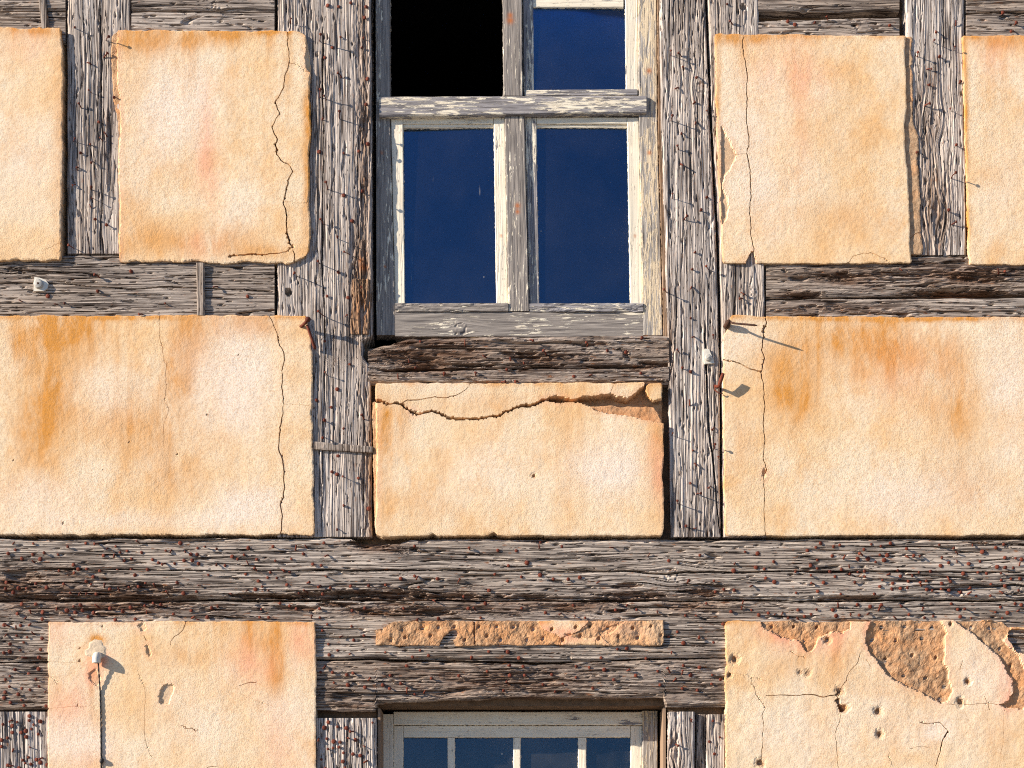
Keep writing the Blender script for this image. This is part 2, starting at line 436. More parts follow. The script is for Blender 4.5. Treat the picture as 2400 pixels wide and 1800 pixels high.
# ------------------------------------------------------------------ timbers
TRI = [0]
def timber(name, axis, a0, a1, e0, e1, mat, yf=0.0, back=0.13, rot=(), knots=(), cracks=(), holes=(), amp=1.0, fiss=1.0,
           rot_all=0.0, wane=0.006, rag=0.0015, pits=30, rust=(), gouge=(), seed=None, ds=0.007, dt=0.0023, parent=None, px_scale=1.0):
    """a baulk with the grain along axis 'h' or 'v'. a0..a1 along, e0/e1 the two long edges (numbers or polylines), facade units."""
    seed = rnd.randrange(1000) if seed is None else seed
    rg = np.random.default_rng(seed)
    am0 = np.array([a0, a1], float)
    L = (a1 - a0) / 600.0
    w = float(np.mean(interp(e1, am0) - interp(e0, am0))) / 600.0
    nu = max(4, int(L / ds) + 1); nv = max(4, int(w / dt) + 1)
    a = np.linspace(a0, a1, nu); tt = np.linspace(0, 1, nv)
    A, T = np.meshgrid(a, tt)
    E0 = interp(e0, a); E1 = interp(e1, a)
    s_m = a / 600.0
    E0 = E0 + 600 * rag * (fbm(s_m / 0.10, s_m * 0 + seed, 1, 4) * 2); E1 = E1 + 600 * rag * (fbm(s_m / 0.10, s_m * 0 + seed + 9.5, 2, 4) * 2)
    C = E0[None, :] + (E1 - E0)[None, :] * T
    S = A / 600.0; Tm = C / 600.0
    so, to = seed * 3.17, seed * 1.91
    # grain coordinate, bent round the knots
    te = Tm + 0.006 * fbm(S / 0.5 + so, Tm / 0.12 + to, 0, 2) + 0.0025 * vnoise(S / 0.12 + so, Tm / 0.04, 1)
    ring = np.zeros_like(te)
    for (ka, kc, kr) in knots:
        da, dc = S - ka / 600.0, te - kc / 600.0
        r = kr / 600.0
        d = np.sqrt(da ** 2 + dc ** 2)
        te = te - dc * 0.65 * np.exp(-(da / (3.2 * r)) ** 2 - (dc / (2.2 * r)) ** 2)
        ring = ring + np.where(d < 1.5 * r, (np.cos(d / r * 6 + 2.5 * vnoise(S / 0.02 + so, te / 0.02, 2)) * 0.0010 - 0.004 * sstep(0.5, 0.1, np.abs(d / r * (1 + 0.3 * vnoise(S / 0.015 + so, te / 0.015, 1)) - 1) * 2)) * sstep(-0.4, 0.3, vnoise(S / 0.012 + so, te / 0.012, 3)), 0)
    rotm = np.full_like(te, rot_all)
    for (ra, rc, rsa, rsc, rv) in rot:
        rotm = np.maximum(rotm, rv * np.exp(-((A - ra) / rsa) ** 2 - ((C - rc) / rsc) ** 2))
    rotm = np.clip(rotm * (1 + 0.6 * fbm(S / 0.09 + so, te / 0.03 + to, 3, 3)), 0, 1)
    soft = 1 + 0.5 * fbm(S / 0.3 + so, te / 0.08 + to, 2, 2)
    h = amp * soft * (0.0012 * vnoise(S / 0.45 + so, te / 0.0062 + to, 0) + 0.0009 * vnoise(S / 0.16 + so, te / 0.0035 + to, 4)
             + 0.0014 * vnoise(S / 0.6 + so, te / 0.020 + to, 1))
    h += 0.0016 * fbm(S / 0.35 + so, te / 0.06 + to, 5, 3)
    # drying fissures
    rd = 1 - np.abs(vnoise(S / 0.55 + so, te / 0.030 + to, 2)) * 1.0
    h -= fiss * 0.011 * sstep(0.90, 0.985, rd) * sstep(-0.15, 0.35, vnoise(S / 0.22 + so, te / 0.02, 5))
    rd2 = 1 - np.abs(vnoise(S / 0.20 + so, te / 0.0085 + to, 3))
    h -= fiss * 0.0060 * sstep(0.86, 0.98, rd2) * sstep(0.0, 0.4, vnoise(S / 0.09 + so, te / 0.009 + to, 4))
    # rot: flaked layers and hollows
    lay = fbm(S / 0.085 + so, te / 0.013 + to, 1, 4, 0.6)
    h -= rotm * (0.010 * (1 - sstep(-0.30, 0.05, lay)) + 0.006 * np.abs(lay) + 0.006 * sstep(0.1, 0.5, fbm(S / 0.2 + so, te / 0.025, 2, 3)))
    h += rotm * 0.0025 * vnoise(S / 0.022 + so, te / 0.006 + to, 3)
    h += ring
    for (ga, gc, gla, glc, gd) in gouge:
        d = np.sqrt(((A - ga) / gla) ** 2 + ((C - gc) / glc) ** 2) + 0.75 * fbm(S / 0.045 + so, te / 0.009 + to, 2, 4, 0.6)
        k = 1 - sstep(0.45, 1.0, d)
        h -= 0.75 * gd * k
        rotm = np.maximum(rotm, k)
    rustm = np.zeros_like(h)
    # nail pits
    for _ in range(pits):
        pa = rg.uniform(a0, a1); pc = rg.uniform(0.04, 0.96)
        j = int((pa - a0) / (a1 - a0) * (nu - 1)); i = int(pc * (nv - 1))
        la, lc = rg.uniform(3, 8), rg.uniform(1.0, 1.9)
        sl_ = (slice(max(0, i - 6), i + 7), slice(max(0, j - 5), j + 6))
        dd = ((A[sl_] - A[i, j]) / la) ** 2 + ((C[sl_] - C[i, j]) / lc) ** 2
        h[sl_] -= 0.014 * np.exp(-dd)
    for (ha, hc, hr, hd) in holes:
        d = np.hypot(A - ha, C - hc)
        h -= hd * (1 - sstep(0.7 * hr, hr, d))
    for (pts, wd, dp) in cracks:
        pa = np.array([p[0] for p in pts], float); pc = np.array([p[1] for p in pts], float)
        inside = (A >= pa.min()) & (A <= pa.max())
        cc = np.interp(A, pa, pc) + 2.2 * fbm(S / 0.09 + so, S * 0 + pa[0], 3, 3)
        ww = wd * (0.7 + 0.5 * vnoise(S / 0.15 + so, S * 0 + 4.4, 2))
        fade = np.minimum(1, np.minimum(A - pa.min(), pa.max() - A) / 25.0)
        k = np.clip(1 - np.abs(C - cc) / np.maximum(ww, 1.0), 0, 1)
        h -= np.where(inside, dp * np.clip(fade, 0, 1) * sstep(0, 0.75, k), 0)
    for (ra, rc, rr) in rust:
        rustm = np.maximum(rustm, np.exp(-((A - ra) / rr) ** 2 - ((C - rc) / rr) ** 2))
    # worn arrises
    ed = np.minimum(T, 1 - T) * np.maximum((E1 - E0)[None, :], 1) / 600.0
    wn_ = wane * (1 + 0.8 * fbm(S / 0.12 + so, T * 3, 4, 3))
    h -= wn_ * (1 - sstep(0, 1, np.clip(ed / np.maximum(wn_ * 1.3, 1e-4), 0, 1))) ** 1.5
    Y = yf - h
    if axis == 'h':
        X, Z = fx(A, yf), fz(C, yf)
    else:
        X, Z = fx(C, yf), fz(A, yf)
    P = np.stack([X, Y, Z], -1)
    attr = np.zeros(P.shape[:2] + (4,)); attr[..., 0] = rotm; attr[..., 1] = rustm
    uv = np.stack([S + so, te + to], -1)
    me = grid_mesh(name, P, yf + back, attr, uv, mat)
    TRI[0] += 2 * len(me.polygons)
    o = link(name, me, parent or house)
    o['_yf'] = yf
    return o

TB = {}
TOP = TOPY
# upper rails (pairs of boards with an open joint)
TB['r1'] = timber('rail', 'h', XL, 153, TOP, 23, W_GREY)
TB['r2'] = timber('rail', 'h', XL, 153, 27, 100, W_GREY)
TB['r3'] = timber('rail', 'h', 308, 643, TOP, 24, W_GREY, knots=[(508, 16, 9)])
TB['r4'] = timber('rail', 'h', 308, 643, 28, 100, W_GREY)
TB['r5'] = timber('rail', 'h', 1777, 2108, TOP, 25, W_GREY)
TB['r6'] = timber('rail', 'h', 1777, 2108, [(1777, 47), (2108, 40)], 105, W_GREY, knots=[(2012, 58, 10)])
TB['r7'] = timber('rail', 'h', 2265, XR, TOP, [(2265, 28), (2500, 22)], W_GREY)
TB['r8'] = timber('rail', 'h', 2265, XR, [(2265, 32), (2500, 26)], 105, W_GREY)
# breast rails
TB['r2l'] = timber('rail', 'h', XL, 643, 598, 750, W_GREY, cracks=[([(270, 678), (420, 672), (643, 684)], 3, 0.02), ([(-100, 662), (120, 664), (300, 676)], 2.5, 0.015), ([(0, 630), (180, 640)], 2, 0.012)], knots=[(27, 634, 8)], fiss=1.5)
TB['r2ru'] = timber('rail', 'h', 1796, XR, 600, [(1796, 697), (2400, 688), (XR, 688)], W_DARK, rot=[(2010, 650, 140, 30, 0.8), (2250, 640, 220, 34, 0.9), (2250, 690, 160, 14, 1.0), (1880, 690, 50, 9, 1.0)], gouge=[(1975, 645, 34, 10, 0.03), (2240, 686, 140, 9, 0.035), (1890, 690, 40, 8, 0.03), (2300, 650, 60, 8, 0.02), (2090, 640, 50, 6, 0.015)], fiss=1.6)
TB['r2rl'] = timber('rail', 'h', 1796, XR, [(1796, 702), (2400, 697), (XR, 697)], 752, W_DARK, rot=[(1950, 725, 220, 20, 0.7)], fiss=1.5)
# studs and posts
TB['A'] = timber('stud', 'v', TOP, 594, 157, 306, W_SILVER, cracks=[([(0, 232), (120, 236), (300, 239), (594, 236)], 2.2, 0.018)], pits=70)
TB['B'] = timber('post', 'v', TOP, 1258, 650, [(TOP, 866), (500, 871), (785, 872), (800, 850), (835, 850), (860, 868), (1258, 872)], W_SILVER,
   cracks=[([(60, 756), (300, 757), (620, 756), (800, 761)], 2.4, 0.03), ([(800, 762), (1258, 752)], 1.8, 0.012), ([(0, 715), (75, 722)], 2, 0.01)],
   rot=[(640, 845, 130, 24, 1.0), (330, 852, 330, 16, 0.9), (1100, 866, 180, 12, 0.9)], holes=[(684, 676, 9, 0.04)], pits=170, rust=[(625, 852, 9), (610, 846, 6)], amp=1.2)
c1r = [(TOP, 1651), (0, 1653), (300, 1664), (600, 1681), (900, 1687), (1258, 1689)]
TB['C1'] = timber('post', 'v', TOP, 1258, [(TOP, 1545), (0, 1546), (300, 1550), (600, 1560), (800, 1566), (1258, 1573)], c1r, W_SILVER, cracks=[([(750, 1652), (1000, 1662), (1258, 1688)], 3.5, 0.03), ([(0, 1650), (260, 1650)], 2, 0.012)],
   rot=[(820, 1572, 70, 10, 0.7)], pits=130, knots=[(205, 1643, 10), (612, 1649, 7)])
TB['C2'] = timber('post', 'v', TOP, 1258, [(a, b + 6) for a, b in c1r], [(TOP, 1772), (600, 1791), (1258, 1796)], W_SILVER, knots=[(685, 1767, 9)], pits=70, holes=[(16, 1742, 8, 0.02)])
TB['D'] = timber('stud', 'v', TOP, 597, [(TOP, 2111), (597, 2140)], [(TOP, 2258), (597, 2264)], W_SILVER, knots=[(280, 2190, 14), (500, 2188, 15), (340, 2215, 9)], rot=[(480, 2190, 120, 40, 0.7), (300, 2180, 120, 40, 0.4)], pits=60)
# sill beam under the upper window
TB['S'] = timber('sill_beam', 'h', 862, 1568, [(862, 818), (885, 812), (905, 806), (960, 790), (1568, 786)], 898, W_DARK, rot_all=0.35, rot=[(1000, 830, 190, 60, 1.0), (1250, 850, 200, 40, 0.8), (1500, 860, 60, 12, 1.0)], fiss=1.8, amp=1.6, wane=0.012,
   cracks=[([(900, 868), (1200, 862), (1568, 858)], 3.5, 0.03), ([(960, 812), (1180, 818)], 3, 0.02)], rag=0.004, gouge=[(1540, 852, 50, 8, 0.03), (1000, 840, 70, 6, 0.02), (1110, 855, 80, 5, 0.02), (930, 868, 50, 5, 0.018), (1230, 826, 60, 5, 0.016), (1400, 805, 50, 4, 0.014)])
# great beams
TB['M1'] = timber('beam', 'h', XL, XR, [(XL, 1262), (820, 1262), (850, 1272), (930, 1272), (960, 1264), (XR, 1264)], 1404, W_DARK, rot=[(60, 1370, 160, 40, 0.9), (200, 1390, 220, 22, 1.0), (330, 1385, 110, 18, 1.0), (930, 1398, 260, 18, 1.0), (1250, 1400, 100, 8, 0.8), (1480, 1395, 110, 16, 0.9), (870, 1280, 80, 16, 0.9), (1640, 1385, 70, 14, 0.8), (800, 1395, 90, 14, 1.0)],
   cracks=[([(100, 1334), (500, 1338), (900, 1336), (1480, 1338), (1560, 1346), (1610, 1340), (2400, 1340)], 2.6, 0.03), ([(0, 1362), (300, 1368)], 2, 0.015), ([(1900, 1290), (2120, 1294)], 1.6, 0.012)], knots=[(1575, 1348, 13), (2018, 1344, 9), (2380, 1378, 10)], fiss=1.7, amp=1.5, wane=0.012, rag=0.003, pits=120, gouge=[(70, 1400, 110, 8, 0.03), (350, 1378, 60, 12, 0.022), (380, 1402, 150, 8, 0.035), (620, 1397, 110, 8, 0.03), (760, 1394, 110, 11, 0.035), (900, 1393, 130, 10, 0.035), (1060, 1398, 120, 7, 0.03), (1230, 1397, 60, 6, 0.02), (1480, 1396, 90, 9, 0.035), (1470, 1372, 40, 8, 0.02), (1640, 1388, 60, 10, 0.02), (1990, 1400, 110, 6, 0.025), (860, 1274, 50, 8, 0.025)])
TB['M2'] = timber('beam', 'h', XL, XR, 1409, [(XL, 1552), (800, 1543), (1080, 1547), (1250, 1550), (1700, 1538), (XR, 1538)], W_DARK, rot=[(250, 1425, 300, 20, 0.9), (950, 1432, 180, 14, 1.0), (1250, 1420, 240, 22, 0.8), (1620, 1420, 90, 20, 0.9), (40, 1530, 120, 20, 0.3)], fiss=1.6, amp=1.4, wane=0.010, rag=0.003, pits=90, knots=[(1420, 1425, 9)],
   cracks=[([(700, 1470), (860, 1476)], 2, 0.012)], gouge=[(380, 1414, 60, 12, 0.025), (1020, 1436, 50, 9, 0.03), (930, 1415, 80, 6, 0.02), (1440, 1432, 30, 6, 0.015), (700, 1425, 60, 7, 0.015), (800, 1415, 60, 6, 0.02), (260, 1440, 60, 6, 0.012)])
TB['M3'] = timber('beam', 'h', XL, XR, [(XL, 1557), (800, 1548), (1080, 1552), (1250, 1555), (1700, 1543), (XR, 1543)], [(XL, 1662), (878, 1664), (884, 1646), (1000, 1642), (1180, 1634), (1330, 1636), (1555, 1634), (1561, 1654), (XR, 1656)], W_DARK, rot_all=0.25, rot=[(1150, 1600, 330, 45, 0.75), (820, 1650, 70, 14, 0.9), (1300, 1634, 250, 6, 0.8)], back=0.23, fiss=1.6, amp=1.4, wane=0.010, rag=0.003, pits=90)
# ground floor posts
TB['E'] = timber('post', 'v', 1668, BOTY, -90, 130, W_SILVER, pits=60, cracks=[([(1668, 56), (1900, 58)], 2, 0.015)], amp=1.3)
TB['F'] = timber('post', 'v', 1683, BOTY, 690, 882, W_SILVER, pits=70, cracks=[([(1683, 848), (1900, 851)], 2.5, 0.02), ([(1683, 815), (2000, 818)], 2, 0.012)], amp=1.3)
TB['G1'] = timber('post', 'v', 1668, BOTY, 1566, 1628, W_SILVER, pits=25, knots=[(1770, 1585, 12)], rot=[(1760, 1580, 60, 20, 0.6)])
TB['G2'] = timber('post', 'v', 1674, BOTY, 1657, 1760, W_SILVER, pits=25)
TB['Gb'] = timber('cover_strip', 'v', 1674, BOTY, 1632, 1654, W_GREY, yf=0.028, back=0.03, pits=4)
TB['blk'] = timber('wood_block', 'v', 653, 782, 822, 869, W_BROWN, yf=-0.006, back=0.05, rot_all=0.5, rot=[(720, 845, 60, 20, 1.0)], pits=6, rag=0.003, wane=0.009)
for o in TB.values():
    pass

# ------------------------------------------------------------------ plaster panels
def jag(pts, amp=2.0, depth=2, seed=0):
    r = random.Random(seed)
    pts = [tuple(map(float, p)) for p in pts]
    for k in range(depth):
        q = [pts[0]]
        for a, b in zip(pts, pts[1:]):
            d = math.hypot(b[0] - a[0], b[1] - a[1])
            if d > 9:
                m = ((a[0] + b[0]) / 2, (a[1] + b[1]) / 2)
                o = r.uniform(-1, 1) * min(amp, d * 0.14)
                q.append((m[0] - (b[1] - a[1]) / d * o, m[1] + (b[0] - a[0]) / d * o))
            q.append(b)
        pts = q
        amp *= 0.7
    return pts

def in_poly(X, Y, poly):
    ins = np.zeros(X.shape, bool)
    n = len(poly)
    for i in range(n):
        x1, y1 = poly[i]; x2, y2 = poly[(i + 1) % n]
        if y1 == y2: continue
        c = ((y1 > Y) != (y2 > Y)) & (X < (x2 - x1) * (Y - y1) / (y2 - y1) + x1)
        ins ^= c
    return ins

def seg_nearest(X, Y, pts, closed=False):
    """distance, nearest point, normalised length along"""
    best = np.full(X.shape, 1e9); nx = np.zeros(X.shape); ny = np.zeros(X.shape); al = np.zeros(X.shape)
    tot = sum(math.hypot(b[0] - a[0], b[1] - a[1]) for a, b in zip(pts, pts[1:])) or 1
    run = 0
    seq = list(zip(pts, pts[1:])) + ([(pts[-1], pts[0])] if closed else [])
    for a, b in seq:
        dx, dy = b[0] - a[0], b[1] - a[1]; l2 = dx * dx + dy * dy
        if l2 == 0: continue
        t = np.clip(((X - a[0]) * dx + (Y - a[1]) * dy) / l2, 0, 1)
        qx, qy = a[0] + t * dx, a[1] + t * dy
        d = np.hypot(X - qx, Y - qy)
        m = d < best
        best = np.where(m, d, best); nx = np.where(m, qx, nx); ny = np.where(m, qy, ny)
        al = np.where(m, (run + t * math.sqrt(l2)) / tot, al)
        run += math.sqrt(l2)
    return best, nx, ny, al

def panel(name, Lf, Rt, Tp, Bt, yf=-0.012, back=0.05, rag=(1.2, 1.2, 1.2, 1.2), corner=(4, 4, 4, 4), cracks=(), patches=(), holes=(),
          stains=(), bevel=0.0012, raw=0.0, rough=1.0, hgrid=3.0, seed=1, pale_all=0.0, parent=None, wavy=1.0, streak=0.7):
    """a slab of plaster. edges as polylines in facade units: Lf,Rt [(y,x)], Tp,Bt [(x,y)]"""
    xa = [p[1] for p in Lf] if not isinstance(Lf, (int, float)) else [Lf]
    xb = [p[1] for p in Rt] if not isinstance(Rt, (int, float)) else [Rt]
    ya = [p[1] for p in Tp] if not isinstance(Tp, (int, float)) else [Tp]
    yb = [p[1] for p in Bt] if not isinstance(Bt, (int, float)) else [Bt]
    x0, x1, y0, y1 = np.mean(xa), np.mean(xb), np.mean(ya), np.mean(yb)
    nu, nv = max(6, int((x1 - x0) / hgrid)), max(6, int((y1 - y0) / hgrid))
    u = np.linspace(0, 1, nu); v = np.linspace(0, 1, nv)
    xs = x0 + (x1 - x0) * u; ys = y0 + (y1 - y0) * v
    def edge(e, q, k, r):
        b = interp(e, q)
        return b + r * 2.6 * fbm(q / 45.0 + seed, q * 0 + k * 5.3 + seed, k, 5, 0.75)
    def pull(q, lo, hi, r0, r1):
        o = np.zeros_like(q)
        if r0 > 0:
            t = np.clip((r0 - (q - lo)) / r0, 0, 1); o += r0 * 0.28 * (1 - np.sqrt(np.maximum(0, 1 - t * t)))
        if r1 > 0:
            t = np.clip((r1 - (hi - q)) / r1, 0, 1); o += r1 * 0.28 * (1 - np.sqrt(np.maximum(0, 1 - t * t)))
        return o
    tl, tr, br, bl = corner
    L_ = edge(Lf, ys, 0, rag[0]) + pull(ys, y0, y1, tl, bl); R_ = edge(Rt, ys, 1, rag[1]) - pull(ys, y0, y1, tr, br)
    T_ = edge(Tp, xs, 2, rag[2]) + pull(xs, x0, x1, tl, tr); B_ = edge(Bt, xs, 3, rag[3]) - pull(xs, x0, x1, bl, br)
    PX = L_[:, None] + (R_ - L_)[:, None] * u[None, :]
    PY = T_[None, :] + (B_ - T_)[None, :] * v[:, None]
    m = 600.0
    so = seed * 7.31
    h = wavy * (0.0010 * fbm(PX / 150 + so, PY / 150, 0, 3) + 0.0007 * fbm(PX / 26 + so, PY / 26, 2, 3)) + rough * 0.00025 * vnoise(PX / 8 + so, PY / 8, 4)
    ex = np.full_like(h, raw)
    st = np.zeros_like(h); pa = np.full_like(h, pale_all); pk = np.zeros_like(h)
    for (kind, cx, cy, rx, ry, sv) in stains:
        w = 0.35
        dx = (PX - cx) / rx + w * fbm(PX / 60 + so, PY / 90, 1, 3); dy = (PY - cy) / ry + w * fbm(PX / 60 + so + 9, PY / 90, 3, 3)
        gsn = 1.45 * sv * np.exp(-(dx * dx + dy * dy))
        if kind == 's': st = st + gsn
        elif kind == 'p': pa = pa + gsn
        else: pk = pk + gsn
    # rounded, crumbling arris
    dl = (PX - L_[:, None]); dr = (R_[:, None] - PX); dtp = (PY - T_[None, :]); db = (B_[None, :] - PY)
    ed = np.minimum(np.minimum(dl, dr), np.minimum(dtp, db)) / m
    bv = bevel * (1 + 0.9 * fbm(PX / 22 + so, PY / 22, 5, 3))
    h -= bv * (1 - sstep(0, 1, np.clip(ed / np.maximum(bv * 1.2, 1e-4), 0, 1)))
    if raw < 0.5:
        nt = np.clip(0.55 + 0.9 * fbm(PX / 40 + so, PY * 0 + so, 1, 3), 0, 1)
        st = st + 0.75 * nt * np.exp(-(dtp / (5 + 5 * nt)) ** 2)
        run = np.clip(1.6 * fbm(PX / 34 + so, PY / 900 + so, 4, 4, 0.65) - 0.12, 0, 1)
        st = st + streak * run * np.exp(-np.maximum(dtp, 0) / (90 + 160 * np.clip(vnoise(PX / 40 + so, PX * 0, 3) + 0.5, 0, 1)))
        nl = np.clip(0.5 + 0.9 * fbm(PX * 0 + so, PY / 60, 2, 3), 0, 1)
        st = st + 0.8 * nl * np.exp(-(dl / 4.5) ** 2) + 0.35 * nl * np.exp(-(dr / 5) ** 2)
    for (poly, dp, exv, jg, amp) in patches:
        pj = jag(list(poly) + [poly[0]], jg, 3, seed)[:-1]
        xsn = [p[0] for p in pj]; ysn = [p[1] for p in pj]
        j = (PX > min(xsn) - 12) & (PX < max(xsn) + 12) & (PY > min(ysn) - 12) & (PY < max(ysn) + 12)
        if not j.any(): continue
        X, Y = PX[j], PY[j]
        ins = in_poly(X, Y, pj)
        d, nx_, ny_, _ = seg_nearest(X, Y, pj, True)
        k = np.where(ins, sstep(0.0, 2.2, d), 0)
        n = fbm(X / 14 + so, Y / 14, 1, 4, 0.6) * amp + fbm(X / 45 + so, Y / 45, 3, 2) * amp
        h[j] = h[j] - k * (dp - n)
        ex[j] = np.maximum(ex[j], k * exv) if exv >= 0 else ex[j]
        if exv > 0: pk[j] += 0.30 * np.exp(-(d / 9.0) ** 2) * (~ins)
        # broken edge follows the outline
        sn = d < 0.5 * hgrid
        X2, Y2 = PX[j].copy(), PY[j].copy()
        X2[sn] = nx_[sn]; Y2[sn] = ny_[sn]
        PX[j] = X2; PY[j] = Y2
    for (hx, hy, hr, hd, halo) in holes:
        j = (np.abs(PX - hx) < hr * 4) & (np.abs(PY - hy) < hr * 4)
        X, Y = PX[j], PY[j]
        d = np.hypot(X - hx, (Y - hy) * 1.0) * (1 + 0.35 * fbm(X / 6 + hx, Y / 6, 2, 2))
        h[j] -= hd * (1 - sstep(0.45 * hr, hr, d)) + halo * 0.004 * (1 - sstep(hr, 2.2 * hr, d))
        ex[j] = np.maximum(ex[j], (1 - sstep(hr * 0.8, hr * (1.1 + 0.6 * halo), d)))
    for ci, (pts, w0, w1, dp) in enumerate(cracks):
        pj = jag(pts, 2.2, 3, seed * 13 + ci)
        xsn = [p[0] for p in pj]; ysn = [p[1] for p in pj]
        g_ = 4 * hgrid
        j = (PX > min(xsn) - g_) & (PX < max(xsn) + g_) & (PY > min(ysn) - g_) & (PY < max(ysn) + g_)
        if not j.any(): continue
        X, Y = PX[j], PY[j]
        d, nx_, ny_, al = seg_nearest(X, Y, pj)
        wv = (w0 + (w1 - w0) * al) * (1 + 0.45 * fbm(al * 14 + ci * 3.3, al * 0 + seed, 2, 3))
        wv = np.maximum(1.05 * wv, 0.6)
        c0 = d < 0.5 * hgrid
        lip = (~c0) & (d < 1.5 * hgrid)
        deep = np.clip(dp * wv / 2.0, 0.0012, 0.05)
        hh = h[j]
        hh = np.where(c0, hh - deep, hh)
        exj = ex[j]; ex[j] = np.where(c0 & (deep > 0.004), np.maximum(exj, 1.0), exj)  # raw mortar tone on crack floors, set there to deepen their shade
        # the near vertices move up to the lips of the crack
        tgt = np.maximum(wv * 0.5, 0.3)
        wide = lip & (d < tgt)
        hh = np.where(wide, hh - deep, hh)
        ex[j] = np.where(wide, 1.0, ex[j])
        f = np.where(lip & (d > 1e-6), tgt / np.maximum(d, 1e-6), 1)
        mv = lip & ~wide
        X2 = np.where(c0, nx_, np.where(mv, nx_ + (X - nx_) * f, X)); Y2 = np.where(c0, ny_, np.where(mv, ny_ + (Y - ny_) * f, Y))
        PX[j] = X2; PY[j] = Y2
        h[j] = hh
    Y3 = yf - h
    P = np.stack([fx(PX, yf), Y3, fz(PY, yf)], -1)
    attr = np.stack([np.clip(st, 0, 1), np.clip(pa, 0, 1), np.clip(pk, 0, 1), np.clip(ex, 0, 1)], -1)
    me = grid_mesh(name, P, back, attr, None, PLASTER)
    TRI[0] += 2 * len(me.polygons)
    return link(name, me, parent or house)

PN = {}
PN['1'] = panel('plaster_panel', XL, [(65, 144), (180, 147), (612, 143)], [(XL, 66), (150, 64)], 608, seed=2, rag=(0, 1.5, 2.5, 2.5), corner=(0, 8, 14, 0), yf=-0.021,
    stains=[('s', 100, 75, 130, 16, 0.55), ('m', 60, 110, 80, 40, 0.25), ('p', 60, 380, 110, 150, 0.35), ('s', 140, 300, 18, 260, 0.35)],
    cracks=[([(105, 585), (130, 573), (145, 570)], 1, 1, 0.003)])
PN['2'] = panel('plaster_panel', [(72, 264), (120, 258), (200, 262), (300, 274), (612, 277)], [(72, 718), (150, 727), (330, 727), (345, 723), (560, 727), (612, 724)], [(260, 76), (290, 70), (700, 72), (727, 80)], [(270, 612), (450, 613), (690, 616), (727, 605)], seed=3,
    rag=(2.2, 1.8, 2.0, 2.6), corner=(8, 16, 30, 6), bevel=0.0018,
    cracks=[([(674, 75), (673, 95), (677, 130), (675, 160), (668, 175), (665, 205), (657, 220), (645, 238), (650, 255), (656, 268), (645, 282), (637, 297), (650, 325), (644, 338), (648, 362), (662, 378), (680, 388), (687, 402), (675, 425), (670, 450), (664, 470), (670, 495), (672, 540), (680, 570), (684, 578)], 2.4, 3.6, 0.012),
            ([(672, 545), (677, 562), (684, 578)], 5, 3, 0.012), ([(684, 578), (670, 590), (640, 594), (600, 597), (580, 596), (545, 599), (535, 602)], 2, 4, 0.012),
            ([(684, 578), (690, 596), (688, 614)], 2, 3, 0.012), ([(680, 148), (705, 156), (715, 168), (727, 170)], 1.2, 1.2, 0.003), ([(664, 470), (690, 476), (725, 475)], 0.8, 0.8, 0.003)],
    patches=[([(252, 60), (277, 70), (276, 200), (282, 225), (284, 300), (279, 380), (280, 615), (250, 615)], 0.010, 0.9, 3, 0.003), ([(724, 72), (716, 82), (716, 160), (727, 168), (740, 165), (740, 72)], 0.008, 0.1, 2, 0.002)],
    stains=[('s', 420, 95, 130, 22, 0.55), ('s', 545, 76, 60, 14, 0.8), ('s', 330, 110, 60, 40, 0.4), ('s', 720, 330, 12, 190, 0.8), ('s', 440, 560, 160, 40, 0.5), ('m', 478, 300, 20, 90, 0.55), ('m', 490, 420, 26, 80, 0.42), ('m', 470, 570, 40, 30, 0.35), ('p', 400, 260, 90, 130, 0.65), ('p', 560, 500, 60, 60, 0.3), ('s', 300, 480, 50, 120, 0.25), ('s', 640, 590, 100, 16, 0.4)])
PN['3'] = panel('plaster_panel', [(78, 1676), (300, 1680), (615, 1694)], [(78, 2122), (260, 2124), (290, 2119), (370, 2122), (400, 2128), (615, 2136)], [(1676, 79), (2122, 84)], [(1690, 616), (2136, 616)], seed=4,
    rag=(1.2, 1.6, 1.6, 1.4), corner=(3, 3, 4, 8),
    cracks=[([(1745, 78), (1740, 110), (1742, 125), (1748, 145), (1752, 185), (1752, 230), (1750, 265), (1753, 300), (1756, 340), (1751, 358), (1756, 390), (1759, 430), (1761, 460), (1757, 500), (1759, 545), (1765, 575), (1767, 588)], 2.2, 3.0, 0.012),
            ([(1728, 362), (1740, 360), (1751, 358)], 1, 1, 0.003), ([(1985, 616), (2000, 600), (2040, 592), (2075, 605), (2088, 616)], 1.4, 1.4, 0.005)],
    patches=[([(1688, 290), (1705, 320), (1715, 340), (1728, 362), (1715, 390), (1700, 410), (1693, 435), (1705, 460), (1710, 485), (1705, 510), (1691, 530)], 0.006, 0.55, 2, 0.0004),
             ([(1748, 622), (1752, 604), (1766, 584), (1769, 600), (1773, 622)], 0.06, 0.9, 2, 0.002)],
    stains=[('s', 1760, 90, 110, 16, 0.65), ('m', 1850, 160, 90, 60, 0.3), ('m', 1880, 260, 30, 160, 0.25), ('s', 1980, 520, 110, 60, 0.28), ('p', 1760, 320, 70, 160, 0.45), ('p', 1800, 480, 60, 90, 0.35), ('s', 1950, 320, 100, 130, 0.18), ('s', 1684, 300, 7, 260, 0.5)])
PN['4'] = panel('plaster_panel', [(82, 2256), (618, 2272)], XR, [(2256, 83), (XR, 83)], [(2270, 619), (XR, 619)], seed=5, rag=(1.2, 0, 1.4, 1.6), corner=(5, 0, 0, 8),
    stains=[('s', 2360, 98, 90, 18, 0.6), ('s', 2262, 300, 8, 260, 0.6), ('m', 2340, 130, 60, 50, 0.3), ('p', 2360, 420, 80, 120, 0.3)])
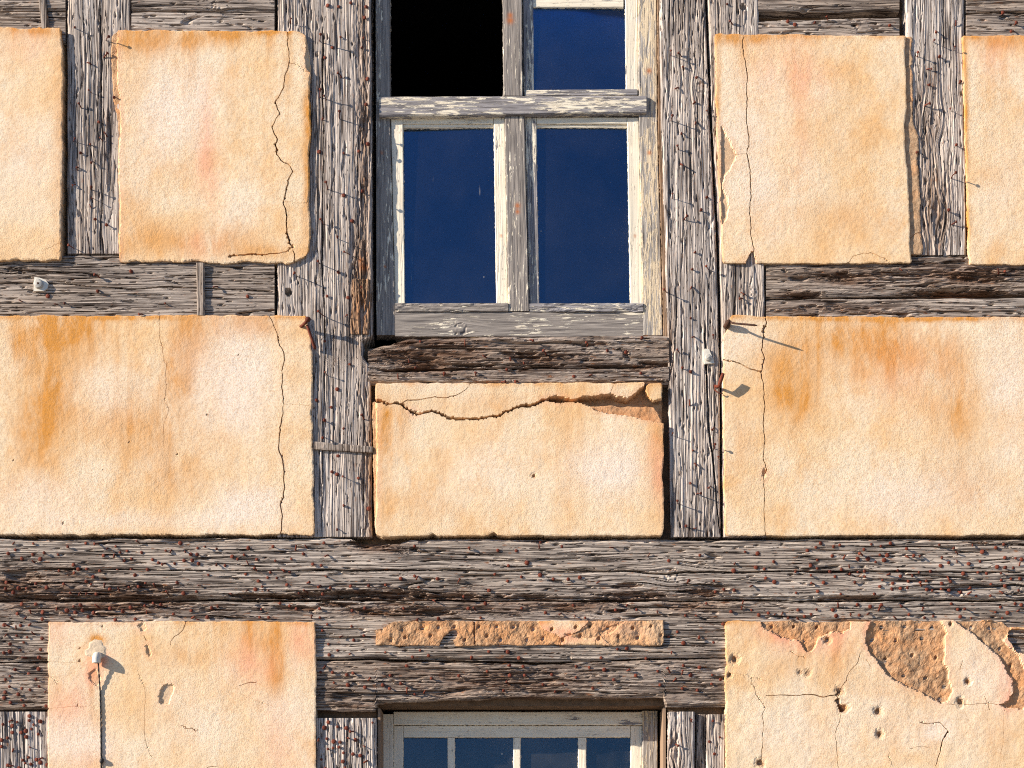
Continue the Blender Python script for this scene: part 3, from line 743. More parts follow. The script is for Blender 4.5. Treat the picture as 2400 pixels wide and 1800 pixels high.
PN['5'] = panel('plaster_panel', XL, [(738, 718), (760, 722), (790, 730), (950, 734), (965, 727), (990, 732), (1250, 735)], [(XL, 740), (735, 739)], [(XL, 1250), (735, 1253)], seed=6, rag=(0, 2.2, 1.6, 2.2), corner=(0, 6, 10, 0), bevel=0.0015,
    cracks=[([(374, 740), (374, 790), (382, 830), (389, 850), (389, 900), (389, 920), (385, 935), (395, 958), (385, 990), (384, 1045)], 1.4, 0.7, 0.005),
            ([(630, 740), (645, 770), (655, 810), (665, 825), (665, 850), (660, 870), (660, 905), (664, 945), (660, 985), (655, 1020), (653, 1050), (663, 1085), (667, 1140), (665, 1165), (658, 1175), (662, 1210), (657, 1252)], 2.0, 3.4, 0.012),
            ([(665, 948), (700, 947), (733, 953)], 0.9, 0.9, 0.003)],
    holes=[(486, 972, 2.5, 0.006, 0), (415, 1064, 2.2, 0.006, 0), (302, 1036, 1.8, 0.004, 0), (560, 832, 1.8, 0.004, 0), (147, 1226, 3, 0.006, 0), (132, 1054, 1.6, 0.004, 0), (31, 1078, 1.6, 0.004, 0), (240, 1101, 1.8, 0.004, 0)],
    stains=[('s', 160, 770, 80, 40, 0.85), ('s', 130, 900, 70, 120, 0.55), ('s', 460, 800, 50, 80, 0.75), ('s', 560, 770, 110, 28, 0.75), ('s', 410, 900, 50, 60, 0.6), ('s', 60, 800, 60, 60, 0.3), ('s', 330, 1000, 120, 70, 0.45), ('s', 90, 1010, 60, 90, 0.5), ('p', 550, 900, 100, 130, 0.8), ('p', 580, 1180, 90, 40, 0.8), ('p', 260, 930, 70, 80, 0.35), ('p', 90, 1170, 120, 60, 0.5), ('s', 400, 1120, 90, 60, 0.35), ('s', 420, 742, 300, 7, 0.7), ('p', 380, 1220, 300, 25, 0.4)])
PN['6'] = panel('plaster_panel', [(897, 880), (936, 880), (940, 872), (1200, 876), (1255, 880)], [(897, 1554), (985, 1554), (1255, 1555)], [(880, 898), (1555, 897)], [(880, 1256), (1000, 1254), (1010, 1248), (1020, 1254), (1140, 1254), (1155, 1246), (1165, 1254), (1555, 1255)], seed=7,
    rag=(1.6, 1.8, 1.4, 1.6), corner=(4, 2, 10, 10), yf=-0.016,
    cracks=[([(878, 937), (905, 946), (940, 947), (960, 962), (975, 970), (990, 968), (1010, 962), (1030, 968), (1045, 976), (1075, 980), (1110, 983), (1130, 980), (1175, 972), (1185, 963), (1210, 955), (1240, 950), (1275, 938)], 4.0, 5.5, 0.014),
            ([(942, 945), (955, 937), (980, 937), (1020, 929), (1040, 932), (1060, 928), (1090, 914), (1103, 899)], 2.6, 1.6, 0.008),
            ([(1254, 900), (1257, 928)], 0.8, 0.6, 0.003), ([(1286, 898), (1287, 930)], 0.9, 0.9, 0.003), ([(1440, 900), (1432, 922)], 1.2, 1.6, 0.004)],
    patches=[([(1268, 940), (1288, 930), (1310, 928), (1338, 935), (1380, 929), (1430, 921), (1445, 930), (1470, 934), (1490, 920), (1511, 903), (1511, 890), (1570, 890), (1570, 996), (1552, 992), (1530, 986), (1480, 975), (1430, 969), (1395, 962), (1375, 949), (1355, 942), (1300, 943)], 0.055, 0.9, 2, 0.002),
             ([(960, 960), (975, 962), (985, 970), (968, 974)], 0.008, 0.8, 2, 0.002),
             ([(866, 936), (882, 936), (883, 1200), (866, 1262)], 0.010, 0.85, 2, 0.003)],
    holes=[(1251, 1115, 4, 0.008, 0.4)],
    stains=[('s', 920, 1000, 40, 60, 0.55), ('s', 885, 1060, 30, 120, 0.3), ('s', 1545, 1060, 22, 120, 0.75), ('m', 1550, 1100, 30, 90, 0.45), ('p', 1430, 1100, 90, 70, 0.8), ('p', 1010, 900, 90, 20, 0.3), ('s', 1130, 950, 130, 30, 0.3), ('p', 1150, 1100, 120, 80, 0.25), ('s', 1000, 1190, 160, 40, 0.2)])
PN['7'] = panel('plaster_panel', [(738, 1712), (765, 1708), (790, 1694), (1252, 1699)], XR, [(1700, 739), (1900, 742), (XR, 743)], [(1700, 1255), (XR, 1252)], seed=8, rag=(1.6, 0, 1.6, 1.6), corner=(8, 0, 0, 8),
    cracks=[([(1795, 740), (1797, 755), (1790, 790), (1787, 805), (1785, 820), (1792, 840), (1786, 868), (1785, 880), (1790, 930), (1792, 960), (1790, 1000), (1791, 1050), (1790, 1080), (1798, 1100), (1790, 1120), (1793, 1150), (1791, 1200), (1795, 1254)], 2.8, 2.2, 0.012),
            ([(1694, 842), (1715, 846), (1740, 855), (1765, 866), (1786, 869)], 3, 3, 0.010), ([(1792, 765), (1789, 780)], 5, 4, 0.01)],
    patches=[([(1787, 1098), (1798, 1100), (1793, 1124), (1785, 1112)], 0.008, 0.8, 1, 0.002)],
    stains=[('s', 1860, 930, 34, 60, 0.9), ('s', 2060, 830, 170, 60, 0.55), ('s', 2100, 745, 260, 8, 0.9), ('s', 2240, 960, 60, 90, 0.55), ('s', 1840, 880, 60, 90, 0.35), ('s', 1980, 790, 60, 40, 0.45), ('s', 2080, 760, 30, 60, 0.5), ('p', 2370, 900, 60, 180, 0.6), ('p', 2130, 1170, 150, 60, 0.5), ('s', 1740, 1050, 40, 120, 0.25), ('s', 2250, 1130, 120, 60, 0.3), ('p', 1740, 800, 40, 40, 0.4), ('m', 2100, 880, 120, 90, 0.2)])
PN['8'] = panel('plaster_panel', [(1457, 113), (1660, 112), (BOTY, 108)], [(1457, 739), (BOTY, 742)], [(113, 1457), (740, 1457)], BOTY, seed=9, rag=(1.5, 1.4, 1.6, 0), corner=(4, 5, 0, 0), yf=-0.014,
    cracks=[([(435, 1459), (425, 1480), (408, 1492), (400, 1503), (399, 1512)], 2.0, 1.6, 0.006), ([(337, 1490), (345, 1502)], 2, 1.4, 0.005), ([(322, 1570), (337, 1605), (340, 1650), (340, 1730), (345, 1750), (357, 1775)], 0.8, 1.2, 0.004),
            ([(560, 1607), (578, 1601), (600, 1599)], 1.2, 2.2, 0.006), ([(424, 1700), (438, 1708), (450, 1706), (458, 1714), (464, 1710)], 1.2, 2.0, 0.006), ([(115, 1661), (160, 1656), (215, 1654)], 0.8, 0.8, 0.003), ([(115, 1585), (135, 1602)], 0.9, 0.9, 0.003), ([(470, 1812), (487, 1798), (510, 1795)], 1.5, 1.5, 0.005), ([(115, 1551), (190, 1551)], 0.6, 0.6, 0.003), ([(570, 1630), (610, 1645), (640, 1655)], 0.6, 0.7, 0.003)],
    patches=[([(376, 1652), (371, 1632), (378, 1612), (390, 1602), (405, 1602), (409, 1610), (401, 1635), (396, 1652)], 0.007, 0.35, 2, 0.001),
             ([(339, 1512), (346, 1510), (357, 1532), (352, 1540), (341, 1528)], 0.005, 0.5, 2, 0.001),
             ([(320, 1465), (335, 1458), (345, 1472), (332, 1482)], 0.005, 0.3, 2, 0.001),
             ([(206, 1578), (222, 1565), (238, 1590), (226, 1610), (214, 1600)], 0.004, 0.4, 2, 0.001)],
    holes=[(187, 1519, 3, 0.006, 0.2), (186, 1548, 3, 0.006, 0.2), (181, 1653, 2.5, 0.006, 0.2), (240, 1468, 3, 0.004, 0.2)],
    stains=[('s', 645, 1545, 22, 70, 1.0), ('s', 600, 1500, 60, 40, 0.35), ('m', 590, 1560, 50, 60, 0.5), ('m', 710, 1510, 40, 50, 0.55), ('m', 160, 1660, 60, 60, 0.5), ('m', 230, 1548, 26, 26, 1.0), ('s', 232, 1500, 18, 12, 0.8), ('m', 218, 1590, 16, 22, 0.7), ('s', 218, 1620, 10, 60, 0.4), ('p', 170, 1740, 90, 60, 0.7), ('p', 450, 1690, 110, 90, 0.3), ('p', 230, 1460, 120, 20, 0.3), ('m', 660, 1740, 60, 90, 0.3), ('m', 200, 1780, 60, 40, 0.3), ('s', 430, 1540, 60, 30, 0.3), ('p', 660, 1660, 60, 40, 0.35), ('m', 130, 1480, 40, 40, 0.3)])
PN['9'] = panel('plaster_panel', [(1456, 1699), (1560, 1704), (1590, 1700), (BOTY, 1706)], XR, [(1700, 1456), (2350, 1454), (2364, 1470), (XR, 1475)], BOTY, seed=10, rag=(1.6, 0, 1.4, 0), corner=(10, 0, 0, 0), yf=-0.014, rough=1.2, wavy=1.6,
    cracks=[([(1759, 1585), (1765, 1605), (1772, 1627), (1785, 1645), (1795, 1659), (1786, 1677), (1788, 1724), (1786, 1775)], 1.2, 2.4, 0.006), ([(1795, 1630), (1850, 1630), (1895, 1628), (1930, 1634), (1960, 1628), (1968, 1618)], 1.6, 3.2, 0.008),
            ([(2016, 1530), (2012, 1550), (1990, 1575), (1985, 1595), (1970, 1618), (1962, 1640), (1975, 1665), (1968, 1695), (1957, 1720), (1962, 1760), (1967, 1805)], 2.0, 1.6, 0.007), ([(1962, 1640), (1966, 1652), (1975, 1668)], 6, 5, 0.008),
            ([(2355, 1660), (2352, 1700), (2350, 1750), (2342, 1805)], 1.2, 1.0, 0.004), ([(2222, 1714), (2208, 1740), (2203, 1765), (2193, 1795)], 4, 2, 0.008), ([(2155, 1692), (2175, 1697), (2200, 1692), (2222, 1710)], 2.0, 2, 0.006), ([(2134, 1754), (2160, 1751), (2182, 1751)], 1.6, 1.2, 0.005), ([(2085, 1763), (2081, 1772), (2089, 1783), (2090, 1792)], 1.6, 1.2, 0.005),
            ([(2251, 1570), (2254, 1558), (2256, 1548)], 2, 2, 0.005), ([(1706, 1575), (1740, 1582), (1760, 1586), (1795, 1595)], 0.8, 0.8, 0.003), ([(1852, 1525), (1872, 1540), (1888, 1542)], 1.6, 1.4, 0.005), ([(2308, 1632), (2316, 1650), (2320, 1664)], 1.8, 2, 0.006), ([(2220, 1650), (2260, 1650), (2310, 1648), (2340, 1652)], 1.2, 1.4, 0.005), ([(2030, 1545), (2042, 1562)], 1.4, 1.4, 0.005), ([(1778, 1625), (1760, 1640), (1755, 1650)], 0.8, 0.8, 0.003)],
    patches=[([(1778, 1450), (1790, 1472), (1830, 1495), (1868, 1500), (1878, 1510), (1893, 1530), (1905, 1525), (1915, 1510), (1920, 1495), (1950, 1480), (1975, 1485), (1995, 1475), (1990, 1450)], 0.009, 1.0, 4, 0.0045),
             ([(2045, 1450), (2030, 1480), (2028, 1500), (2040, 1535), (2070, 1570), (2110, 1600), (2150, 1620), (2185, 1638), (2205, 1650), (2225, 1640), (2235, 1620), (2225, 1580), (2213, 1555), (2215, 1510), (2222, 1485), (2200, 1450)], 0.010, 1.0, 4, 0.0045),
             ([(2230, 1450), (2265, 1475), (2310, 1510), (2345, 1545), (2360, 1575), (2372, 1590), (2375, 1620), (2365, 1640), (2340, 1650), (2360, 1660), (2400, 1665), (2420, 1640), (2400, 1560), (2375, 1520), (2352, 1500), (2370, 1470), (2360, 1450)], 0.010, 1.0, 4, 0.0045),
             ([(2366, 1476), (2362, 1500), (2385, 1530), (2420, 1532), (2420, 1476)], 0.030, 1.0, 3, 0.002)],
    holes=[(1722, 1545, 7, 0.012, 1.0), (1710, 1582, 5, 0.012, 0.5), (2058, 1667, 8, 0.012, 1.0), (2062, 1720, 7, 0.012, 1.0), (2268, 1597, 6, 0.01, 1.0), (2252, 1645, 8, 0.012, 0.8), (1968, 1620, 8, 0.014, 0.6), (1978, 1660, 9, 0.014, 0.6), (1781, 1788, 8, 0.014, 0.8), (1940, 1499, 7, 0.010, 1.0), (1886, 1502, 4, 0.008, 0.2), (2291, 1563, 1.6, 0.004, 0), (1893, 1577, 6, 0.003, 0.6), (1875, 1575, 5, 0.003, 0.6)]
          + [(x, y, 5, 0.012, 0.2) for x, y in ((1810, 1468), (1861, 1467), (1915, 1469), (2068, 1469), (2122, 1468), (2186, 1470), (2278, 1470), (2045, 1500), (2101, 1500), (2162, 1496), (2140, 1535), (2077, 1543), (2120, 1583), (2170, 1588), (2205, 1638), (2195, 1540), (2320, 1470), (2370, 1560), (2228, 1462), (2215, 1608), (2345, 1520))],
    stains=[('s', 1800, 1480, 60, 30, 0.4), ('m', 1870, 1505, 60, 24, 0.5), ('m', 1960, 1500, 40, 40, 0.5), ('p', 2120, 1700, 200, 90, 0.35), ('p', 2290, 1580, 60, 70, 0.6), ('p', 1860, 1720, 90, 80, 0.3), ('s', 1980, 1560, 60, 60, 0.3), ('p', 2200, 1715, 30, 22, 0.8), ('s', 1850, 1560, 90, 40, 0.25), ('m', 2370, 1600, 30, 60, 0.7), ('m', 2050, 1480, 26, 40, 0.7), ('m', 2200, 1530, 20, 60, 0.6), ('m', 1830, 1480, 60, 20, 0.5), ('s', 2120, 1620, 120, 30, 0.25), ('s', 2330, 1720, 40, 80, 0.2)])
# thin remnant of plaster over the lower window
hs = []
_r = random.Random(5)
for i in range(15):
    hs.append((893 + i * 45 + _r.uniform(-8, 8), 1470 + _r.uniform(-3, 5), 5, 0.010, 0.2))
    hs.append((912 + i * 45 + _r.uniform(-8, 8), 1492 + _r.uniform(-4, 8), 5.5, 0.010, 0.2))
PN['s'] = panel('plaster_panel', [(1455, 900), (1470, 878), (1512, 878)], [(1455, 1556), (1512, 1555)], [(875, 1470), (895, 1470), (915, 1456), (1556, 1454)], [(875, 1512), (1556, 1511)], seed=12, rag=(3, 1.5, 1.4, 2.0), corner=(6, 3, 8, 4), yf=-0.013, back=0.02, hgrid=2.2,
    patches=[([(870, 1445), (1262, 1445), (1268, 1470), (1290, 1482), (1310, 1490), (1318, 1520), (870, 1520)], 0.004, 1.0, 3, 0.0045), ([(1318, 1486), (1345, 1482), (1375, 1468), (1380, 1445), (1470, 1445), (1440, 1480), (1400, 1495), (1345, 1497)], 0.004, 0.8, 3, 0.0045),
             ([(1400, 1480), (1470, 1450), (1560, 1445), (1560, 1520), (1440, 1520)], 0.003, 0.75, 3, 0.0045),
             ([(1026, 1516), (1038, 1492), (1056, 1476), (1066, 1474), (1074, 1482), (1062, 1500), (1068, 1516)], 0.03, 0.0, 3, 0.001)],
    holes=hs, cracks=[([(1315, 1495), (1330, 1490), (1360, 1478), (1375, 1462)], 2, 2, 0.006), ([(1310, 1490), (1314, 1512)], 2, 2, 0.006), ([(1112, 1456), (1114, 1512)], 3, 3, 0.006), ([(1396, 1500), (1396, 1512)], 2, 2, 0.006)],
    stains=[('m', 1310, 1490, 40, 20, 0.9), ('m', 1430, 1470, 60, 30, 0.5), ('m', 1180, 1485, 90, 30, 0.45), ('m', 960, 1485, 80, 30, 0.4), ('s', 1200, 1480, 80, 30, 0.5), ('p', 1480, 1480, 60, 20, 0.5), ('m', 1080, 1480, 30, 20, 0.7)])
# clay infill laid bare beside the panel, and behind the broken panel under the window
PN['inf'] = panel('clay_infill', 2095, [(85, 2138), (300, 2142), (318, 2150), (350, 2155), (372, 2150), (480, 2156), (595, 2161)], 86, 596, yf=-0.004, back=0.05, raw=0.85, seed=14, rag=(0, 2.5, 1, 1), cracks=[([(2128, 240), (2150, 232)], 2, 2, 0.004), ([(2130, 560), (2155, 545)], 2, 2, 0.004), ([(2122, 160), (2140, 150)], 1.5, 1.5, 0.004)], rough=2, wavy=2)
PN['inf2'] = panel('clay_infill', 1360, [(940, 1538), (962, 1545), (980, 1552), (1000, 1553)], [(1360, 950), (1400, 952), (1535, 953), (1553, 975)], 1010, yf=-0.002, back=0.05, raw=0.95, seed=15, rag=(1, 2, 1.5, 1), rough=3, wavy=4, stains=[('m', 1480, 975, 120, 40, 0.8)])
# loose fragment at the corner of the broken panel
fr = panel('fragment', [(898, 1516), (915, 1513), (934, 1522)], [(898, 1551), (934, 1553)], [(1514, 899), (1552, 898)], [(1516, 931), (1528, 938), (1552, 934)], yf=-0.014, back=0.02, seed=16, hgrid=2.0, corner=(9, 6, 6, 6), parent=PN['6'], stains=[('s', 1520, 915, 8, 20, 0.5)])
tag(PN['s'], 'thin strip of plaster remnant pitted with nail holes over the lower window')
tag(PN['6'], 'plaster panel below the upper window with a gaping crack and missing corner')
tag(PN['9'], 'plaster panel with rough brown render laid bare in patches')

# ------------------------------------------------------------------ windows
def window(label):
    e = bpy.data.objects.new('window', None)
    COL.objects.link(e)
    e.parent = house
    e.location = (0, 0, -GZ)
    e['label'] = label
    return e
def bar(w, name, axis, a0, a1, e0, e1, mat, yf, back=0.03, amp=0.2, fiss=0.08, wane=0.002, rag=0.0003, pits=0, rust=(), **k):
    o = timber(name, axis, a0, a1, e0, e1, mat, yf=yf, back=back, amp=amp, fiss=fiss, wane=wane, rag=rag, pits=pits, rust=rust, parent=w, **k)
    return o
def pane(w, px0, px1, py0, py1, y, tilt=0.0, twist=0.0, mat=None):
    x0, x1, z0, z1 = float(fx(px0, y)), float(fx(px1, y)), float(fz(py1, y)), float(fz(py0, y))
    cx, cz = (x0 + x1) / 2, (z0 + z1) / 2
    V, F = [], []
    box_faces(V, F, x0 - cx, x1 - cx, -0.0015, 0.0015, z0 - cz, z1 - cz)
    o = bpy.data.objects.new('pane', pydata('pane', V, F, mat or GLASS))
    COL.objects.link(o)
    o.parent = w
    o.location = (cx, y, cz)
    o.rotation_euler = (tilt, 0, twist)
    return o

w1 = window('upper window with flaking cream paint, one upper light open and black')
FY = 0.036                       # fixed frame face
SY = 0.042                       # sash face
GY = 0.058                       # glass
bar(w1, 'jamb', 'v', TOP, 785, [(TOP, 880), (785, 882)], [(TOP, 912), (225, 914), (275, 914), (785, 927)], PAINT_LOW, FY, 0.06, rust=[(358, 895, 3), (625, 902, 3)])
bar(w1, 'jamb', 'v', TOP, 785, [(TOP, 1494), (225, 1497), (785, 1508)], [(TOP, 1536), (300, 1541), (785, 1553)], PAINT_BEIGE, FY - 0.006, 0.06, rust=[(166, 1521, 6), (358, 1522, 5)])
bar(w1, 'mullion', 'v', TOP, 224, [(TOP, 1176), (224, 1180)], [(TOP, 1221), (224, 1225)], PAINT_LOW, 0.022, 0.06, rust=[(48, 1196, 8), (36, 1196, 6)])
bar(w1, 'mullion', 'v', 272, 729, [(272, 1183), (729, 1192)], [(272, 1229), (729, 1240)], PAINT_LOW, 0.029, 0.06, rust=[(482, 1213, 6), (496, 1213, 5)])
bar(w1, 'transom', 'h', 889, 1515, [(889, 226), (1515, 223)], [(889, 272), (1515, 264)], PAINT_MID, 0.016, 0.06, wane=0.004)
bar(w1, 'bottom_rail', 'h', 926, 1507, 731, [(926, 788), (1507, 790)], PAINT_LOW, FY - 0.004, 0.06, knots=[(1075, 773, 14)])
# upper right sash
bar(w1, 'sash_stile', 'v', TOP, 223, [(TOP, 1224), (223, 1227)], [(TOP, 1247), (223, 1251)], PAINT_MID, SY, 0.03)
bar(w1, 'sash_stile', 'v', TOP, 210, [(TOP, 1462), (210, 1467)], [(TOP, 1493), (210, 1496)], PAINT_HI, SY, 0.03)
bar(w1, 'sash_rail', 'h', 1250, 1461, TOP, 17, PAINT_HI, SY + 0.002, 0.03)
bar(w1, 'drip_board', 'h', 1231, 1494, [(1231, 211), (1494, 208)], [(1231, 224), (1494, 222)], PAINT_MID, SY - 0.014, 0.05)
pane(w1, 1240, 1474, TOP, 216, GY, math.radians(-1.2), math.radians(1.0))
# lower sashes
for (l0, l1, l0b, l1b, r0, r1, r0b, r1b) in ((916, 944, 926, 949, 1157, 1183, 1163, 1191), (1230, 1257, 1241, 1264, 1470, 1497, 1477, 1507)):
    bar(w1, 'sash_stile', 'v', 276, 712, [(276, l0), (712, l0b)], [(276, l1), (712, l1b)], PAINT_MID if l0 > 1000 else PAINT_HI, SY, 0.03)
    bar(w1, 'sash_stile', 'v', 276, 712, [(276, r0), (712, r0b)], [(276, r1), (712, r1b)], PAINT_HI, SY, 0.03, rust=[(553, r0 + 18, 3)])
    bar(w1, 'sash_rail', 'h', l1 + 1, r0 - 1, 275, 290, PAINT_HI, SY + 0.001, 0.03)
    bar(w1, 'glazing_bead', 'h', l1 + 1, r0 - 1, 291, 299, PAINT_HI, SY + 0.009, 0.02)
    bar(w1, 'drip_board', 'h', l0b, r1b, 710, 730, PAINT_MID if l0 > 1000 else PAINT_LOW, SY - 0.018, 0.05, rot_all=0.35)
    pane(w1, l1 - 6, r0b + 6, 292, 720, GY, math.radians(-1.0 if l0 < 1000 else -0.4), math.radians(-1.5 if l0 < 1000 else 0.5))
# board that closes the joint between frame and post
bar(w1, 'joint_strip', 'v', TOP, 790, [(TOP, 1538), (300, 1543), (790, 1556)], [(TOP, 1546), (300, 1551), (790, 1566)], W_BROWN, 0.016, 0.06)

w2 = window('lower window with pale paint and four panes across the top')
LY = 0.170
PB = BOTY
bar(w2, 'jamb', 'v', 1674, PB, 897, 922, PAINT_LOWER, LY, 0.06)
bar(w2, 'jamb', 'v', 1666, PB, 1506, 1541, PAINT_BEIGE, LY - 0.01, 0.06)
bar(w2, 'head', 'h', 923, 1505, 1668, 1699, PAINT_LOWER, LY, 0.06)
bar(w2, 'sash_stile', 'v', 1702, PB, 923, 945, PAINT_LOWER, LY + 0.010, 0.03)
bar(w2, 'sash_stile', 'v', 1702, PB, 1478, 1505, PAINT_LOWER, LY + 0.010, 0.03)
bar(w2, 'sash_rail', 'h', 946, 1477, 1701, 1728, PAINT_LOWER, LY + 0.011, 0.03)
for a, b in ((1049, 1066), (1203, 1220), (1355, 1374)):
    bar(w2, 'glazing_bar', 'v', 1729, PB, a, b, PAINT_LOWER, LY + 0.014, 0.03)
for i, (a, b) in enumerate(((940, 1056), (1058, 1211), (1212, 1364), (1365, 1484))):
    pane(w2, a, b, 1722, PB, LY + 0.032, math.radians(0.0), math.radians((0.4, -0.3, 0.2, -0.5)[i]), GLASS_DULL)
# lining of the lower opening
V, F = [], []
V, F = [], []
box_faces(V, F, float(fx(884)), float(fx(890)), 0.03, 0.23, float(fz(PB)), float(fz(1658)))
link('reveal_board', pydata('reveal_board', V, F, W_BROWN), w2)
V, F = [], []
box_faces(V, F, float(fx(1556)), float(fx(1562)), 0.03, 0.23, float(fz(PB)), float(fz(1658)))
link('reveal_board', pydata('reveal_board', V, F, W_BROWN), w2)

# ------------------------------------------------------------------ nails
def nail_mesh(name, L, r, hr, bend=0.0, head=True, mat=None):
    V, F = [], []
    pts = []
    for i in range(4):
        t = i / 3
        pts.append((bend * t * t, -L * t, 0.35 * bend * t * t))
    tube([(0, 0.02, 0)] + pts, [r] * 5, 6, V, F)
    if head:
        e = Vector(pts[-1]); d = (Vector(pts[-1]) - Vector(pts[-2])).normalized()
        tube([e - d * 0.0012, e, e + d * 0.0018, e + d * 0.003], [hr * 0.8, hr, hr * 0.9, hr * 0.45], 8, V, F)
    return pydata(name, V, F, mat or RUST, True)
NAILS = {
    'long': [nail_mesh('nail', 0.034, 0.0017, 0.0050), nail_mesh('nail', 0.040, 0.0017, 0.0052, 0.008), nail_mesh('nail', 0.026, 0.0017, 0.005, -0.008)],
    'head': [nail_mesh('nail', 0.003, 0.0026, 0.0072), nail_mesh('nail', 0.006, 0.0026, 0.0066), nail_mesh('nail', 0.002, 0.003, 0.0080), nail_mesh('nail', 0.004, 0.0026, 0.0068, 0, True, RUST_DARK)],
    'stub': [nail_mesh('nail', 0.012, 0.0026, 0.0066), nail_mesh('nail', 0.015, 0.0028, 0.006, 0.010), nail_mesh('nail', 0.014, 0.003, 0.0032, 0.012, False)],
    'mid': [nail_mesh('nail', 0.012, 0.0022, 0.0058), nail_mesh('nail', 0.016, 0.0022, 0.0056, 0.012), nail_mesh('nail', 0.009, 0.0022, 0.0062, -0.006), nail_mesh('nail', 0.014, 0.0026, 0.0026, 0.014, False)],
}
ITEMS = []      # (timber key, kind, px, py)
def ex(key, kind, pts):
    for p in pts: ITEMS.append((key, kind, p[0], p[1]))
ex('A', 'long', [(173, 66), (248, 95), (214, 218), (173, 332), (213, 444), (219, 465), (174, 582)])
ex('A', 'mid', [(250, 318), (266, 226), (240, 330)])
ex('B', 'long', [(680, 55), (750, 97), (750, 228), (765, 234), (796, 279), (767, 444), (758, 525), (750, 618), (687, 644), (808, 742), (761, 741), (767, 880), (758, 1024), (819, 596), (811, 1120), (790, 560)])
ex('B', 'head', [(769, 14), (794, 16), (767, 695), (761, 799), (790, 1112), (778, 1106), (840, 1121), (858, 17), (862, 185), (858, 245), (822, 7), (841, 355), (862, 338)])
ex('B', 'mid', [(845, 112), (854, 983), (848, 450), (852, 90), (800, 180)])
ex('C1', 'long', [(1660, 632), (1671, 794), (1574, 1020), (1588, 1180), (1572, 130), (1572, 283), (1576, 465), (1660, 268), (1563, 685), (1632, 1158), (1674, 1052)])
ex('C1', 'mid', [(1622, 868), (1674, 1001), (1683, 1074), (1627, 1056), (1665, 1139), (1631, 286), (1640, 495), (1656, 461), (1590, 351), (1625, 1240), (1607, 1235)])
ex('C2', 'mid', [(1718, 58), (1705, 8), (1736, 685), (1741, 700)])
ex('D', 'long', [(2186, 98), (2150, 132), (2229, 260), (2229, 418), (2235, 118)])
ex('D', 'mid', [(2153, 356), (2247, 195), (2240, 60)])
ex('r2l', 'mid', [(233, 650), (232, 680), (150, 708), (136, 714), (389, 712), (335, 737)])
ex('r6', 'head', [(1846, 52), (1863, 58)]); ex('r6', 'mid', [(1907, 54), (1940, 48), (2086, 58)])
ex('r8', 'head', [(2349, 32)]); ex('r8', 'mid', [(2378, 58), (2376, 73)])
ex('r2ru', 'mid', [(2340, 642), (2358, 640), (2108, 630)])
ex('S', 'mid', [(1090, 808), (1140, 838), (1196, 838), (1226, 848), (958, 842), (974, 860), (1280, 830), (934, 888), (1188, 868), (1040, 880), (1115, 880), (1380, 880), (1502, 795), (1378, 806), (1500, 876), (1242, 796), (1175, 896), (1216, 896)])
ex('S', 'head', [(1422, 823), (1467, 826), (985, 800), (1345, 882)])
ex('M1', 'head', [(1167, 1290), (1210, 1291), (1266, 1272), (1317, 1281), (1192, 1326), (1235, 1319), (1160, 1346), (1222, 1352), (1266, 1348), (1297, 1357), (1331, 1358), (1190, 1362), (1359, 1353), (904, 1371), (940, 1356), (972, 1350), (1025, 1357), (823, 1375), (1146, 1384)])
ex('M1', 'mid', [(971, 1282), (1100, 1288), (1264, 1285), (1438, 1285), (1518, 1305), (866, 1370), (1073, 1366), (1398, 1367), (982, 1377), (980, 1350), (1014, 1406), (1087, 1400), (478, 1282), (506, 1285), (642, 1282), (390, 1292)])
# scattered nails: region, count, kinds
def scatter(key, x0, x1, y0, y1, n, kinds, mind=11, seed=1):
    r = random.Random(seed)
    pts = [(p[2], p[3]) for p in ITEMS if p[0] == key]
    k = 0; tries = 0
    while k < n and tries < n * 60:
        tries += 1
        p = (r.uniform(x0, x1), r.uniform(y0, y1))
        if all((p[0] - q[0]) ** 2 + (p[1] - q[1]) ** 2 > mind * mind for q in pts):
            pts.append(p); k += 1
            ITEMS.append((key, r.choice(kinds), p[0], p[1]))
HH = ['head', 'head', 'head', 'head', 'stub', 'stub']
scatter('M1', 6, 780, 1272, 1396, 112, HH, 13, 1)
scatter('M1', 1560, 1880, 1275, 1396, 20, HH, 18, 2)
scatter('M1', 1890, 2395, 1272, 1398, 98, HH, 13, 3)
scatter('M2', 6, 780, 1414, 1454, 42, HH, 13, 4)
scatter('M2', 800, 1680, 1414, 1452, 22, HH, 16, 5)
scatter('M2', 1700, 2395, 1414, 1452, 42, HH, 13, 6)
scatter('M2', 4, 108, 1460, 1546, 18, HH, 13, 7)
scatter('M2', 745, 865, 1460, 1538, 10, HH, 16, 8)
scatter('M2', 880, 1550, 1518, 1545, 12, HH, 20, 9)
scatter('M2', 1565, 1695, 1460, 1530, 7, HH, 18, 10)
scatter('M3', 4, 108, 1562, 1655, 18, HH, 13, 11)
scatter('M3', 745, 1690, 1556, 1628, 52, HH, 18, 12)
scatter('E', 4, 112, 1676, 1850, 40, HH, 11, 13)
scatter('F', 748, 876, 1690, 1850, 34, HH, 12, 14)
scatter('G1', 1572, 1622, 1690, 1850, 5, HH, 14, 15)
scatter('G2', 1662, 1696, 1690, 1850, 5, HH, 14, 16)
scatter('B', 740, 865, 20, 1240, 22, ['mid', 'head', 'head'], 22, 17)
scatter('C1', 1580, 1650, 20, 1240, 18, ['mid'], 24, 18)
scatter('A', 168, 255, 100, 570, 12, ['mid'], 22, 19)
scatter('D', 2165, 2250, 20, 580, 8, ['mid'], 24, 20)
scatter('r2l', 10, 630, 610, 732, 6, ['mid', 'head'], 24, 21)

